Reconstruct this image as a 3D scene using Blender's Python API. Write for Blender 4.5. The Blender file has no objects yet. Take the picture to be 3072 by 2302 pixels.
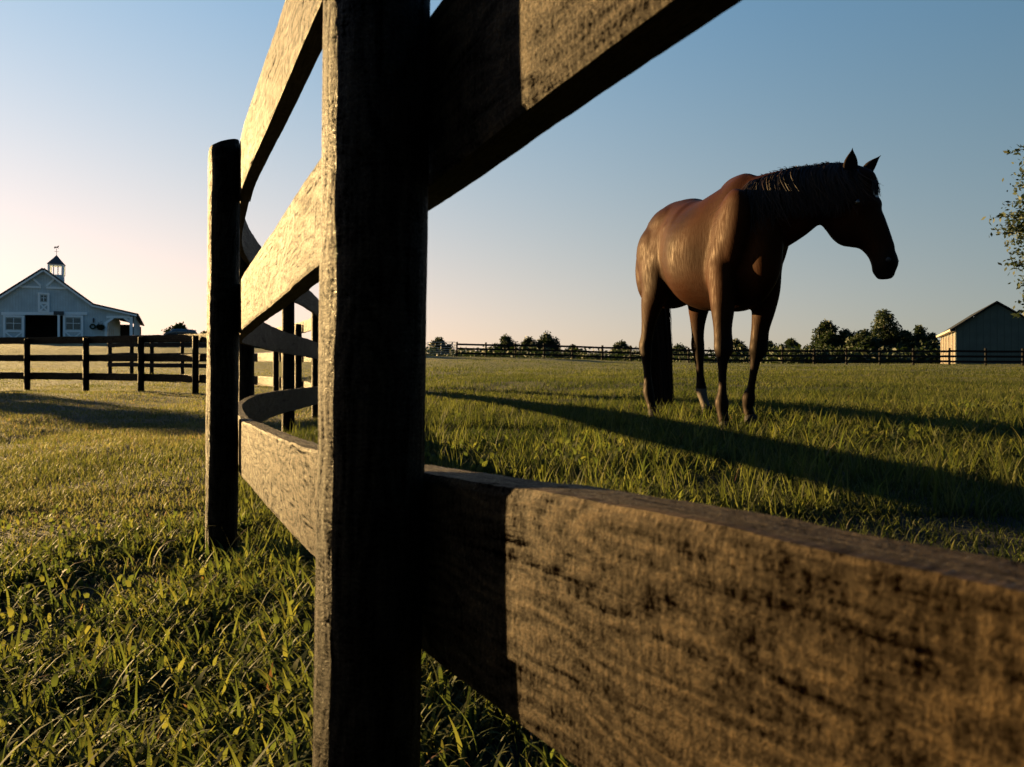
import bpy, math, random
import numpy as np
from mathutils import Vector, Matrix
random.seed(7); RNG = np.random.default_rng(11)
SC = bpy.context.scene; COL = SC.collection
F = 2100.0; HX = 1536.0; HY = 1075.0; E = 0.62       # lens in photo pixels, horizon row, eye height
PI = math.pi
SUN_AZ = math.radians(148); SUN_EL = math.radians(9.5)
SUN = Vector((math.cos(SUN_AZ)*math.cos(SUN_EL), math.sin(SUN_AZ)*math.cos(SUN_EL), math.sin(SUN_EL)))
def P(px, py, Y): return Vector(((px-HX)/F*Y, Y, E+(HY-py)/F*Y))

# ------------------------------------------------------------------ helpers
def tag(o, label=None, cat=None, group=None, kind=None):
    if label: o['label'] = label
    if cat: o['category'] = cat
    if group: o['group'] = group
    if kind: o['kind'] = kind
    return o
def empty(name, loc=(0,0,0), rz=0, **k):
    o = bpy.data.objects.new(name, None); COL.objects.link(o); o.location = loc; o.rotation_euler = (0,0,rz)
    o.empty_display_size = .2
    return tag(o, **k)
def link_mesh(name, me, mat=None, parent=None, world=False):
    o = bpy.data.objects.new(name, me); COL.objects.link(o)
    if mat is not None: me.materials.append(mat)
    if parent is not None:
        o.parent = parent
        if world:  # the mesh is in world coordinates
            M = Matrix.Translation(parent.location) @ Matrix.Rotation(parent.rotation_euler.z, 4, 'Z')
            o.matrix_parent_inverse = M.inverted()
    return o
def np_mesh(name, V, Fq, smooth=False):
    """V (n,3); Fq (m,k) faces of k corners"""
    me = bpy.data.meshes.new(name); V = np.asarray(V, np.float32); Fq = np.asarray(Fq, np.int32)
    m, k = Fq.shape
    me.vertices.add(len(V)); me.vertices.foreach_set('co', V.ravel())
    me.loops.add(m*k); me.loops.foreach_set('vertex_index', Fq.ravel())
    me.polygons.add(m); me.polygons.foreach_set('loop_start', np.arange(0, m*k, k, dtype=np.int32))
    me.polygons.foreach_set('loop_total', np.full(m, k, np.int32))
    me.polygons.foreach_set('use_smooth', np.full(m, smooth))
    me.update(calc_edges=True)
    return me
def set_attr(me, name, vals, typ='FLOAT'):
    a = me.attributes.new(name, typ, 'POINT')
    a.data.foreach_set('value' if typ == 'FLOAT' else 'vector', np.asarray(vals, np.float32).ravel())
class MB:
    def __init__(s): s.v = []; s.f = []
    def add(s, vs, fs):
        n = len(s.v); s.v += [tuple(v) for v in vs]; s.f += [tuple(i+n for i in f) for f in fs]; return s
    def box(s, x0, x1, y0, y1, z0, z1):
        return s.add([(x0,y0,z0),(x1,y0,z0),(x1,y1,z0),(x0,y1,z0),(x0,y0,z1),(x1,y0,z1),(x1,y1,z1),(x0,y1,z1)],
                     [(0,3,2,1),(4,5,6,7),(0,1,5,4),(1,2,6,5),(2,3,7,6),(3,0,4,7)])
    def bar(s, a, b, w, d, up=(0,1,0)):
        """box from a to b: width w across, depth d along `up`"""
        a = Vector(a); b = Vector(b); t = (b-a).normalized(); u = Vector(up); n = t.cross(u).normalized(); u = n.cross(t).normalized()
        vs = [p + n*(i*w/2) + u*(j*d/2) for p in (a,b) for i,j in ((-1,-1),(1,-1),(1,1),(-1,1))]
        return s.add(vs, [(0,3,2,1),(4,5,6,7),(0,1,5,4),(1,2,6,5),(2,3,7,6),(3,0,4,7)])
    def prism(s, poly, y0, y1):
        """polygon in (x,z) extruded along y"""
        n = len(poly)
        return s.add([(x,y0,z) for x,z in poly]+[(x,y1,z) for x,z in poly],
              [tuple(range(n)), tuple(range(2*n-1,n-1,-1))]+[(i,(i+n),(i+1)%n+n,(i+1)%n) for i in range(n)])
    def tube(s, pts, rad, n=8, cap=True):
        pts = [Vector(p) for p in pts]
        if not isinstance(rad, (list,tuple)): rad = [rad]*len(pts)
        vs = []; N = len(pts)
        for i,p in enumerate(pts):
            t = (pts[min(i+1,N-1)]-pts[max(i-1,0)]).normalized()
            ref = Vector((0,0,1)) if abs(t.z) < .9 else Vector((1,0,0))
            u = t.cross(ref).normalized(); w = t.cross(u)
            for k in range(n):
                a = 2*PI*k/n; vs.append(p+(u*math.cos(a)+w*math.sin(a))*rad[i])
        fs = [(i*n+k, i*n+(k+1)%n, (i+1)*n+(k+1)%n, (i+1)*n+k) for i in range(N-1) for k in range(n)]
        if cap: fs += [tuple(range(n-1,-1,-1)), tuple((N-1)*n+k for k in range(n))]
        return s.add(vs, fs)
    def build(s, name, mat, parent=None, smooth=False, bevel=0):
        me = bpy.data.meshes.new(name); me.from_pydata(s.v, [], s.f); me.update()
        if smooth: me.polygons.foreach_set('use_smooth', [True]*len(me.polygons))
        o = link_mesh(name, me, mat, parent)
        if bevel:
            b = o.modifiers.new('b','BEVEL'); b.width = bevel; b.segments = 2; b.limit_method = 'ANGLE'
        return o
def copy_tree(o, parent=None):
    c = o.copy(); COL.objects.link(c); c.parent = parent
    for ch in list(o.children): copy_tree(ch, c)
    return c
def hash2(ix, iy, s=0):
    h = np.sin(ix*127.1+iy*311.7+s*74.7)*43758.5453; return h-np.floor(h)
def vnoise(x, y, s=0):
    ix = np.floor(x); iy = np.floor(y); fx = x-ix; fy = y-iy; fx = fx*fx*(3-2*fx); fy = fy*fy*(3-2*fy)
    a = hash2(ix,iy,s); b = hash2(ix+1,iy,s); c = hash2(ix,iy+1,s); d = hash2(ix+1,iy+1,s)
    return (a*(1-fx)+b*fx)*(1-fy)+(c*(1-fx)+d*fx)*fy

# ------------------------------------------------------------------ materials
def mat(name):
    m = bpy.data.materials.new(name); m.use_nodes = True; nt = m.node_tree; nt.nodes.clear()
    out = nt.nodes.new('ShaderNodeOutputMaterial'); b = nt.nodes.new('ShaderNodeBsdfPrincipled')
    nt.links.new(b.outputs[0], out.inputs[0]); return m, nt, b, out
def nd(nt, t, ins=None, **props):
    n = nt.nodes.new(t)
    for k,v in props.items(): setattr(n, k, v)
    for k,v in (ins or {}).items():
        if isinstance(v, bpy.types.NodeSocket): nt.links.new(v, n.inputs[k])
        else: n.inputs[k].default_value = v
    return n
def ramp(nt, fac, stops):
    r = nt.nodes.new('ShaderNodeValToRGB'); nt.links.new(fac, r.inputs[0]); e = r.color_ramp.elements
    while len(e) < len(stops): e.new(.5)
    for q,(p,c) in zip(e, stops): q.position = p; q.color = (*c, 1) if len(c) == 3 else c
    return r.outputs[0]
def simple(name, col, rough=.6, var=.25, scale=6, bump=0, metal=0, spec=.5, stretch=(1,1,1)):
    m, nt, b, out = mat(name)
    tc = nd(nt,'ShaderNodeTexCoord'); mp = nd(nt,'ShaderNodeMapping', {'Vector': tc.outputs['Object'], 'Scale': stretch})
    n = nd(nt,'ShaderNodeTexNoise', {'Vector': mp.outputs[0], 'Scale': scale, 'Detail': 6, 'Roughness': .6})
    c = ramp(nt, n.outputs[0], [(.25, tuple(x*(1-var) for x in col)), (.75, tuple(min(1,x*(1+var)) for x in col))])
    nt.links.new(c, b.inputs['Base Color']); b.inputs['Roughness'].default_value = rough
    b.inputs['Metallic'].default_value = metal; b.inputs['Specular IOR Level'].default_value = spec
    if bump:
        bp = nd(nt,'ShaderNodeBump', {'Height': n.outputs[0], 'Strength': bump, 'Distance': .02}); nt.links.new(bp.outputs[0], b.inputs['Normal'])
    return m
def siding(name, col, pitch=.3):
    m, nt, b, out = mat(name)
    tc = nd(nt,'ShaderNodeTexCoord'); sp = nd(nt,'ShaderNodeSeparateXYZ', {0: tc.outputs['Object']})
    md = nd(nt,'ShaderNodeMath', {0: sp.outputs[0], 1: pitch}, operation='PINGPONG')
    ln = nd(nt,'ShaderNodeMath', {0: md.outputs[0], 1: pitch*.12}, operation='LESS_THAN')
    n = nd(nt,'ShaderNodeTexNoise', {'Vector': tc.outputs['Object'], 'Scale': 1.2, 'Detail': 5})
    c = ramp(nt, n.outputs[0], [(.3, tuple(x*.85 for x in col)), (.7, tuple(x*1.1 for x in col))])
    mx = nd(nt,'ShaderNodeMixRGB', {0: ln.outputs[0], 1: c, 2: tuple(x*.80 for x in col)+(1,)})
    nt.links.new(mx.outputs[0], b.inputs['Base Color']); b.inputs['Roughness'].default_value = .85; b.inputs['Specular IOR Level'].default_value = .1
    bp = nd(nt,'ShaderNodeBump', {'Height': ln.outputs[0], 'Strength': .5, 'Distance': .03}, invert=True); nt.links.new(bp.outputs[0], b.inputs['Normal'])
    return m

def wood_mat(name='stained_fence_timber', f=1.0):
    """weathered fence timber: old dark stain, rough-sawn fibres, damp sheen on the raised grain"""
    m, nt, b, out = mat(name)
    at = nd(nt,'ShaderNodeAttribute', attribute_name='grain')
    def tex(scale, mp, detail=6, rough=.6, dist=0.0):
        q = nd(nt,'ShaderNodeMapping', {'Vector': at.outputs['Vector'], 'Scale': mp})
        return nd(nt, 'ShaderNodeTexNoise', {'Vector': q.outputs[0], 'Scale': scale, 'Detail': detail, 'Roughness': rough, 'Distortion': dist}).outputs[0]
    def math_(op, a, b_, c=None):
        ins = {0: a, 1: b_}
        if c is not None: ins[2] = c
        return nd(nt,'ShaderNodeMath', ins, operation=op).outputs[0]
    fib = tex(1, (14, 190, 5), 8, .72, .3)          # long fibres
    blot = tex(1, (7, 13, 3), 5, .6)                # weather blotches
    saw = tex(1, (170, 26, 3), 5, .7, .6)           # blade marks across the board
    fine = tex(1, (330, 260, 5), 4, .75)            # fuzz
    crk = tex(1, (3.0, 46, 7), 6, .6, .4)           # checks
    q = nd(nt,'ShaderNodeMapping', {'Vector': at.outputs['Vector'], 'Scale': (2.4, 8, 1)})
    ds = nd(nt,'ShaderNodeTexNoise', {'Vector': q.outputs[0], 'Scale': 1.5, 'Detail': 2.5, 'Roughness': .45})
    rg = math_('SINE', math_('MULTIPLY', ds.outputs[0], 85.0), 0.0)      # growth ring figure
    h = math_('MULTIPLY', fib, .8); h = math_('MULTIPLY_ADD', saw, .9, h); h = math_('MULTIPLY_ADD', fine, 1.5, h); h = math_('MULTIPLY_ADD', rg, .09, h)
    ck = nd(nt,'ShaderNodeMapRange', {'Value': crk, 'From Min': .60, 'From Max': .70, 'To Min': 0, 'To Max': 1}).outputs[0]
    h = math_('MULTIPLY_ADD', ck, -.5, h)
    k = math_('MULTIPLY', fib, .34); k = math_('MULTIPLY_ADD', saw, .24, k); k = math_('MULTIPLY_ADD', fine, .48, k); k = math_('MULTIPLY_ADD', blot, .14, k); k = math_('MULTIPLY_ADD', rg, .035, k)
    k = math_('MULTIPLY_ADD', ck, -.10, k)
    c = ramp(nt, k, [(.46,(.0006,.0003,.0002)), (.60,(.0080*f,.0043*f,.0015*f)), (.74,(.036*f,.020*f,.0063*f))])
    nt.links.new(c, b.inputs['Base Color'])
    sv = nd(nt,'ShaderNodeMapRange', {'Value': k, 'From Min': .50, 'From Max': .72, 'To Min': .0, 'To Max': .22}).outputs[0]
    nt.links.new(sv, b.inputs['Specular IOR Level'])
    rr = nd(nt,'ShaderNodeMapRange', {'Value': blot, 'From Min': .3, 'From Max': .7, 'To Min': .56, 'To Max': .74})
    spk = tex(1, (520, 480, 9), 2, .5); sk = nd(nt,'ShaderNodeMapRange', {'Value': spk, 'From Min': .60, 'From Max': .66, 'To Min': 0, 'To Max': -.30}).outputs[0]   # damp specks
    nt.links.new(math_('ADD', rr.outputs[0], sk), b.inputs['Roughness'])
    b.inputs['Specular Tint'].default_value = (1,.80,.50,1)
    bp = nd(nt,'ShaderNodeBump', {'Height': h, 'Strength': 1.0, 'Distance': .0034}); nt.links.new(bp.outputs[0], b.inputs['Normal'])
    return m
WOOD = wood_mat(); POSTWOOD = wood_mat('black_stained_shaded_post', .22)  # posts: same stain, base colour darkened further to deepen their shaded faces

def leaf_mat(name, stops, rough=.42, trans=.45, attr='var', spec=.5, tcol=(.95,1.0,.55)):
    m, nt, b, out = mat(name)
    at = nd(nt,'ShaderNodeAttribute', attribute_name=attr)
    c = ramp(nt, at.outputs['Fac'], stops)
    nt.links.new(c, b.inputs['Base Color']); b.inputs['Roughness'].default_value = rough; b.inputs['Specular IOR Level'].default_value = spec
    tint = nd(nt,'ShaderNodeMixRGB', {0: 1.0, 1: c, 2: (*tcol,1)}, blend_type='MULTIPLY')
    br = nd(nt,'ShaderNodeMixRGB', {0: 1.0, 1: tint.outputs[0], 2: (1.6,1.6,1.6,1)}, blend_type='MULTIPLY')
    t = nd(nt,'ShaderNodeBsdfTranslucent', {'Color': br.outputs[0]})
    mx = nd(nt,'ShaderNodeMixShader', {0: trans}); nt.links.new(b.outputs[0], mx.inputs[1]); nt.links.new(t.outputs[0], mx.inputs[2])
    nt.links.new(mx.outputs[0], out.inputs[0]); return m
GRASS = leaf_mat('grass_blades', [(0,(0.01426,0.02228,0.007825)), (.3,(0.0324,0.038,0.01118)), (.6,(0.06998,0.07076,0.03018)), (.85,(0.1134,0.09701,0.06148)), (1,(0.1296,0.0819,0.06707))], .6, .5, spec=.06)
CRAB = leaf_mat('crabgrass_leaves', [(0,(0.02005,0.02882,0.01235)), (.4,(0.04557,0.05602,0.01854)), (.85,(0.0957,0.08807,0.02677)), (.95,(0.1367,0.08003,0.06178)), (1,(0.1078,0.054,0.033))], .62, .5, spec=.05)
TREE = leaf_mat('tree_leaves', [(0,(0.006534,0.01307,0.00396)), (.6,(0.01634,0.02541,0.007128)), (1,(0.02541,0.02904,0.009504))], .6, .2, spec=.2)
BARK = simple('bark', (.06,.045,.032), .9, .4, 8, .8, stretch=(1,1,.25))

def ground_mat():
    m, nt, b, out = mat('pasture_turf')
    tc = nd(nt,'ShaderNodeTexCoord')
    n1 = nd(nt,'ShaderNodeTexNoise', {'Vector': tc.outputs['Object'], 'Scale': .35, 'Detail': 8, 'Roughness': .65})
    n2 = nd(nt,'ShaderNodeTexNoise', {'Vector': tc.outputs['Object'], 'Scale': 9, 'Detail': 8, 'Roughness': .75})
    a = nd(nt,'ShaderNodeMath', {0: n2.outputs[0], 1: .6}, operation='MULTIPLY')
    s = nd(nt,'ShaderNodeMath', {0: n1.outputs[0], 1: .4, 2: a.outputs[0]}, operation='MULTIPLY_ADD')
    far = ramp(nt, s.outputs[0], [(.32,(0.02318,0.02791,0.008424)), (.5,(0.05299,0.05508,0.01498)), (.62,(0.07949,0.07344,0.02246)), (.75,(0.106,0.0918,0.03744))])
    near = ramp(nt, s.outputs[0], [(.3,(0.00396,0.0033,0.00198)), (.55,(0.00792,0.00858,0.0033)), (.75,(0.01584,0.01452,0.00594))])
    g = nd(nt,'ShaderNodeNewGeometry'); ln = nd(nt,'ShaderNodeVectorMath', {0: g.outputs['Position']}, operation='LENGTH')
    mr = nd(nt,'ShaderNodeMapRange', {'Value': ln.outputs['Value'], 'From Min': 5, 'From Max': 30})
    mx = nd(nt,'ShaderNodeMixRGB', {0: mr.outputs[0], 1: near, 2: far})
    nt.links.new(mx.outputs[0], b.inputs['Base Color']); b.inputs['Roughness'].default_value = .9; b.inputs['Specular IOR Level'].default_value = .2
    bp = nd(nt,'ShaderNodeBump', {'Height': n2.outputs[0], 'Strength': .9, 'Distance': .06}); nt.links.new(bp.outputs[0], b.inputs['Normal'])
    return m

# ------------------------------------------------------------------ terrain
TY = np.log(np.array([1,2.5,5,8,12,18,30,45,60,90,150,400,3000.]))
TR = np.array([-.75,-.4,-.05,.3,.75])
TZ = np.array([[-.62,-.62,-.60,-.55,-.50],[-.66,-.66,-.54,-.46,-.45],[-.68,-.65,-.50,-.43,-.44],[-.76,-.74,-.52,-.46,-.46],
 [-.80,-.78,-.50,-.48,-.50],[-.80,-.80,-.50,-.50,-.53],[-.58,-.56,-.42,-.50,-.55],[-.05,-.1,-.18,-.50,-.57],[1.0,.85,.10,-.45,-.55],
 [2.2,1.95,.0,-.75,-.8],[3.2,2.2,-.8,-1.3,-1.2],[5,3,-2,-3,-2],[0,-4,-8,-8,-6]])
def smooth_interp(t, xs):
    i = np.clip(np.searchsorted(xs, t)-1, 0, len(xs)-2); f = np.clip((t-xs[i])/(xs[i+1]-xs[i]), 0, 1); return i, f*f*(3-2*f)*.6+f*.4
def gz(x, y, bumps=True):
    x = np.asarray(x, float); y = np.asarray(y, float)
    d = np.hypot(x, y); ye = np.where(y > .3*d, y, .3*d); ye = np.maximum(ye, 1.0)
    r = x/np.maximum(ye, 1.6)
    i, f = smooth_interp(np.log(ye), TY); j, g = smooth_interp(r, TR)
    z = (TZ[i,j]*(1-g)+TZ[i,j+1]*g)*(1-f)+(TZ[i+1,j]*(1-g)+TZ[i+1,j+1]*g)*f
    if bumps:
        a = np.clip((d-1.0)/3, .25, 1)
        z = z + a*(.045*(vnoise(x*.9+.3*y,y*.55,1)-.5) + .035*(vnoise(x*2.3,y*1.9,2)-.5) + .10*(vnoise(x*.22,y*.3,3)-.5)*np.clip(d/12,0,1))
    # a low bank added on the left so its near face falls into shade
    sm_ = lambda v: np.clip(v,0,1)**2*(3-2*np.clip(v,0,1))
    q = sm_((y-6.5)/4)*sm_((17.0-y)/4); dl = (-5.3-.115*(y-10))-x
    shade_bank = np.where(dl < 0, 0, np.where(dl < 1.7, sm_(dl/1.7), sm_(1-(dl-1.7)/8)))
    z = z + .10*q*shade_bank
    q2 = np.clip((y-5.2)/.8,0,1)*np.clip((9.5-y)/1.5,0,1); dl = (-4.6-.3*(y-7))-x
    z = z + .09*q2*np.where(dl < 0, 0, np.where(dl < .6, dl/.6, np.clip(1-(dl-.6)/4,0,1)))
    return z + E
def g0(x, y): return float(gz(x, y))

def build_ground():
    ang = np.concatenate([np.radians(np.linspace(32,148,330)), np.radians(np.linspace(148,392,90))[1:-1]])
    rad = np.concatenate([[.02], np.geomspace(.15, 60, 300), np.geomspace(62, 3000, 70)])
    A, R = np.meshgrid(ang, rad); X = R*np.cos(A); Y = R*np.sin(A); Z = gz(X, Y)
    nA, nR = len(ang), len(rad)
    idx = np.arange(nA*nR).reshape(nR, nA); nx = np.roll(idx, -1, 1)
    q = np.stack([idx[:-1].ravel(), nx[:-1].ravel(), nx[1:].ravel(), idx[1:].ravel()], 1)[:, ::-1]
    me = np_mesh('ground', np.stack([X.ravel(),Y.ravel(),Z.ravel()],1), q, True)
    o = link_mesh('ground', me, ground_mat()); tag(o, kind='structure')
build_ground()

def ribbon(name, pts, w, m, lift=.012):
    V = []; N = len(pts)
    dense = []
    for a, b in zip(pts[:-1], pts[1:]):
        for k in range(24): dense.append((a[0]+(b[0]-a[0])*k/24, a[1]+(b[1]-a[1])*k/24))
    dense.append(pts[-1])
    for i, p in enumerate(dense):
        q = dense[min(i+1,len(dense)-1)]; r = dense[max(i-1,0)]; t = Vector((q[0]-r[0], q[1]-r[1])).normalized(); n = Vector((-t.y,t.x))
        for k in range(7):
            s = (k/6-.5)*w; x = p[0]+n.x*s; y = p[1]+n.y*s; V.append((x, y, g0(x,y)+lift+.02))
    Fq = [(i*7+k, (i+1)*7+k, (i+1)*7+k+1, i*7+k+1) for i in range(len(dense)-1) for k in range(6)]
    o = link_mesh(name, np_mesh(name, V, Fq, True), m); tag(o, kind='structure'); return o
ribbon('driveway', [(-70,38),(-42,42),(-26,44),(-17,49),(-14,60),(-20,72)], 5.5, simple('gravel', (.20,.17,.16), .9, .2, 12, .5))
ribbon('lane', [(-12,22.5),(-8,21),(-6,19.5)], 1.2, simple('bare_dirt', (.26,.18,.12), .95, .25, 9, .5), lift=.0)

# ------------------------------------------------------------------ grass
def zone(n, y0, y1, half=.92, power=1.0, margin=.25):
    """n random points in the wedge of pasture in front of the camera, between depths y0 and y1"""
    u = RNG.random(n)
    e = 2-power
    y = (y0**e + u*(y1**e-y0**e))**(1/e)
    w = half*y+margin
    x = (RNG.random(n)*2-1)*w
    return x, y
def blades(x, y, h, w, seg, bend, var, up=1.0, lift=0.0, twist=0):
    n = len(x); az = RNG.random(n)*2*PI; z = gz(x, y)-.004+lift
    d = np.stack([np.cos(az), np.sin(az), np.zeros(n)], 1); sd = np.stack([-np.sin(az+twist), np.cos(az+twist), np.zeros(n)], 1)
    base = np.stack([x, y, z], 1); V = np.zeros((n, seg+1, 2, 3), np.float32)
    # arc: angle from vertical grows along the blade
    a0 = RNG.random(n)*.25; p = base.copy(); L = h/seg
    for k in range(seg+1):
        t = k/seg; wd = w*(1-t**1.7*.93)*(.65+.7*min(t*2.2,1) if t < .5 else 1.0)
        V[:,k,0] = p-sd*wd[:,None]/2; V[:,k,1] = p+sd*wd[:,None]/2
        th = a0+bend*(t+.5/seg)**1.3
        p = p+(d*np.sin(th)[:,None]+np.array([0,0,1])*(np.cos(th)*up)[:,None])*L[:,None]
    idx = (np.arange(n)*(seg+1)*2)[:,None]
    q = np.concatenate([idx+np.array([2*k,2*k+1,2*k+3,2*k+2]) for k in range(seg)], 0)
    return V.reshape(-1,3), q, np.repeat(var, (seg+1)*2)
def join(parts):
    Vs=[];Qs=[];As=[];n=0
    for V,q,a in parts: Vs.append(V); Qs.append(q+n); As.append(a); n += len(V)
    return np.concatenate(Vs), np.concatenate(Qs), np.concatenate(As)
def clump(x, y, s, seed): return vnoise(x*s, y*s, seed)
def fenceside(x, y):
    """1 on the viewer's (left) side of the near fence line"""
    return (x < np.interp(y, [-1,.24,.7,1.16,2.13,3.2,4.1,5.2,6.8,8.4,10.2,13.2], [.82,.18,-.075,-.316,-.82,-1.25,-1.5,-1.7,-1.9,-2.3,-3.0,-4.5])).astype(float)
parts = []
def turf(n, y0, y1, hm, wm, seg, bend, power, half=.92, vmul=1.0):
    x, y = zone(n, y0, y1, half, power)
    c = clump(x,y,1.1,5)*.5+clump(x,y,3.1,6)*.5
    keep = RNG.random(n) < .35+1.1*c
    x, y, c = x[keep], y[keep], c[keep]; n = len(x); ls = fenceside(x, y)
    h = hm*(.45+1.1*c)*(.6+.8*RNG.random(n))*(1-.42*ls); w = wm*(.6+.8*RNG.random(n))
    dry = clump(x,y,.7,9)
    var = np.clip(.04+.50*RNG.random(n)**1.2+.30*(dry-.4)+.26*ls+.25*(RNG.random(n) > .93), 0, 1)
    parts.append(blades(x, y, h, w, seg, bend*(.5+RNG.random(n)), var))
turf(42000, .9, 3.2, .042, .0042, 4, 1.5, 1.0)
turf(60000, 2.1, 3.5, .055, .0046, 3, 1.3, 1.0)
turf(150000, 3.0, 8, .075, .0052, 3, 1.1, 1.35)
turf(150000, 7.5, 20, .065, .010, 2, .9, 1.6)
turf(120000, 19, 62, .075, .030, 1, .7, 1.9)
# taller tufts of bright blades in the horse's pasture
tx, ty = zone(900, 2.0, 7.5, .9, 1.2); k = (fenceside(tx,ty) < .5); tx, ty = tx[k], ty[k]
rep = 16; x = np.repeat(tx, rep)+RNG.normal(0,.035,len(tx)*rep); y = np.repeat(ty, rep)+RNG.normal(0,.035,len(tx)*rep)
parts.append(blades(x, y, .13*(.5+.9*RNG.random(len(x))), .006*(.6+.8*RNG.random(len(x))), 4, .9*(.3+RNG.random(len(x))), np.clip(.25+.35*RNG.random(len(x)),0,1)))
V, Q, A = join(parts)
me = np_mesh('grass', V, Q, True); set_attr(me, 'var', A)
tag(link_mesh('grass', me, GRASS), 'short green and straw coloured pasture grass over the field', 'grass', kind='stuff')
# coarse weedy growth by the fence foot: wide arching leaves and sprawling stems
parts = []
def weeds(n, x0, x1, y0, y1, hm, wm, dens_seed, bendm, rep=5, only=None):
    cx = RNG.uniform(x0, x1, n); cy = RNG.uniform(y0, y1, n)
    c = clump(cx,cy,3.4,dens_seed)*.6+clump(cx,cy,9.,dens_seed+3)*.4; k = (RNG.random(n) < (c-.36)*4.0)
    if only is not None: k &= only(cx, cy)
    cx, cy, c = cx[k], cy[k], c[k]
    if y1 < 3.7: k2 = (cy < 2.0+.75*np.clip(1.5-np.abs(cx+.7),0,1)+.5*clump(cx,cy,2.0,77)-.2); cx, cy, c = cx[k2], cy[k2], c[k2]
    x = np.repeat(cx, rep)+RNG.normal(0,.012,len(cx)*rep); y = np.repeat(cy, rep)+RNG.normal(0,.012,len(cx)*rep); n = len(x)
    cc = np.repeat(c, rep); h = hm*(.35+1.25*cc)*(.5+.9*RNG.random(n)); w = wm*(.5+.9*RNG.random(n))
    var = np.clip(np.repeat(RNG.random(len(cx)), rep)*.5+.4*RNG.random(n)+.25*(RNG.random(n) > .95), 0, 1)
    parts.append(blades(x, y, h, w, 6, bendm*(.35+1.1*RNG.random(n)), var, lift=RNG.random(n)*.028*cc))
weeds(9500, -2.1, .55, .75, 2.6, .060, .0085, 21, 1.7)
weeds(5200, -2.4, .9, .75, 2.7, .055, .0110, 22, 1.5, rep=4)
weeds(1500, -2.2, .7, .75, 2.3, .080, .0065, 26, 2.0, rep=3)
weeds(420, -1.9, .5, .75, 2.2, .15, .0055, 23, 3.0, rep=3)
weeds(700, -2.0, -.6, 2.4, 3.6, .065, .009, 24, 1.5, rep=4)
weeds(2600, .3, 5.2, 2.2, 6.5, .10, .009, 25, 1.2, rep=5)
# small broad oval leaves low in the growth
n = 2200; cx = RNG.uniform(-2.2, .7, n); cy = RNG.uniform(.8, 3.0, n); k = clump(cx,cy,2.6,31) > .55; cx, cy = cx[k], cy[k]; n = len(cx)
parts.append(blades(cx, cy, .026+.02*RNG.random(n), .009+.007*RNG.random(n), 6, 1.2+.8*RNG.random(n), np.clip(.2+.6*RNG.random(n),0,1), lift=.02+.05*RNG.random(n)))
n = 4500; cx = RNG.uniform(-.5, 5.5, n); cy = RNG.uniform(3.0, 6.5, n); k = clump(cx,cy,1.6,32) > .5; cx, cy = cx[k], cy[k]; n = len(cx)
parts.append(blades(cx, cy, .035+.03*RNG.random(n), .016+.014*RNG.random(n), 6, 1.3+.8*RNG.random(n), np.clip(.1+.6*RNG.random(n),0,1), lift=.02+.04*RNG.random(n)))
V, Q, A = join(parts)
me = np_mesh('weeds', V, Q, True); set_attr(me, 'var', A)
tag(link_mesh('weeds', me, CRAB), 'tangle of wet arching crabgrass and broad leaved weeds at the fence foot', 'weeds', kind='stuff')

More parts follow.
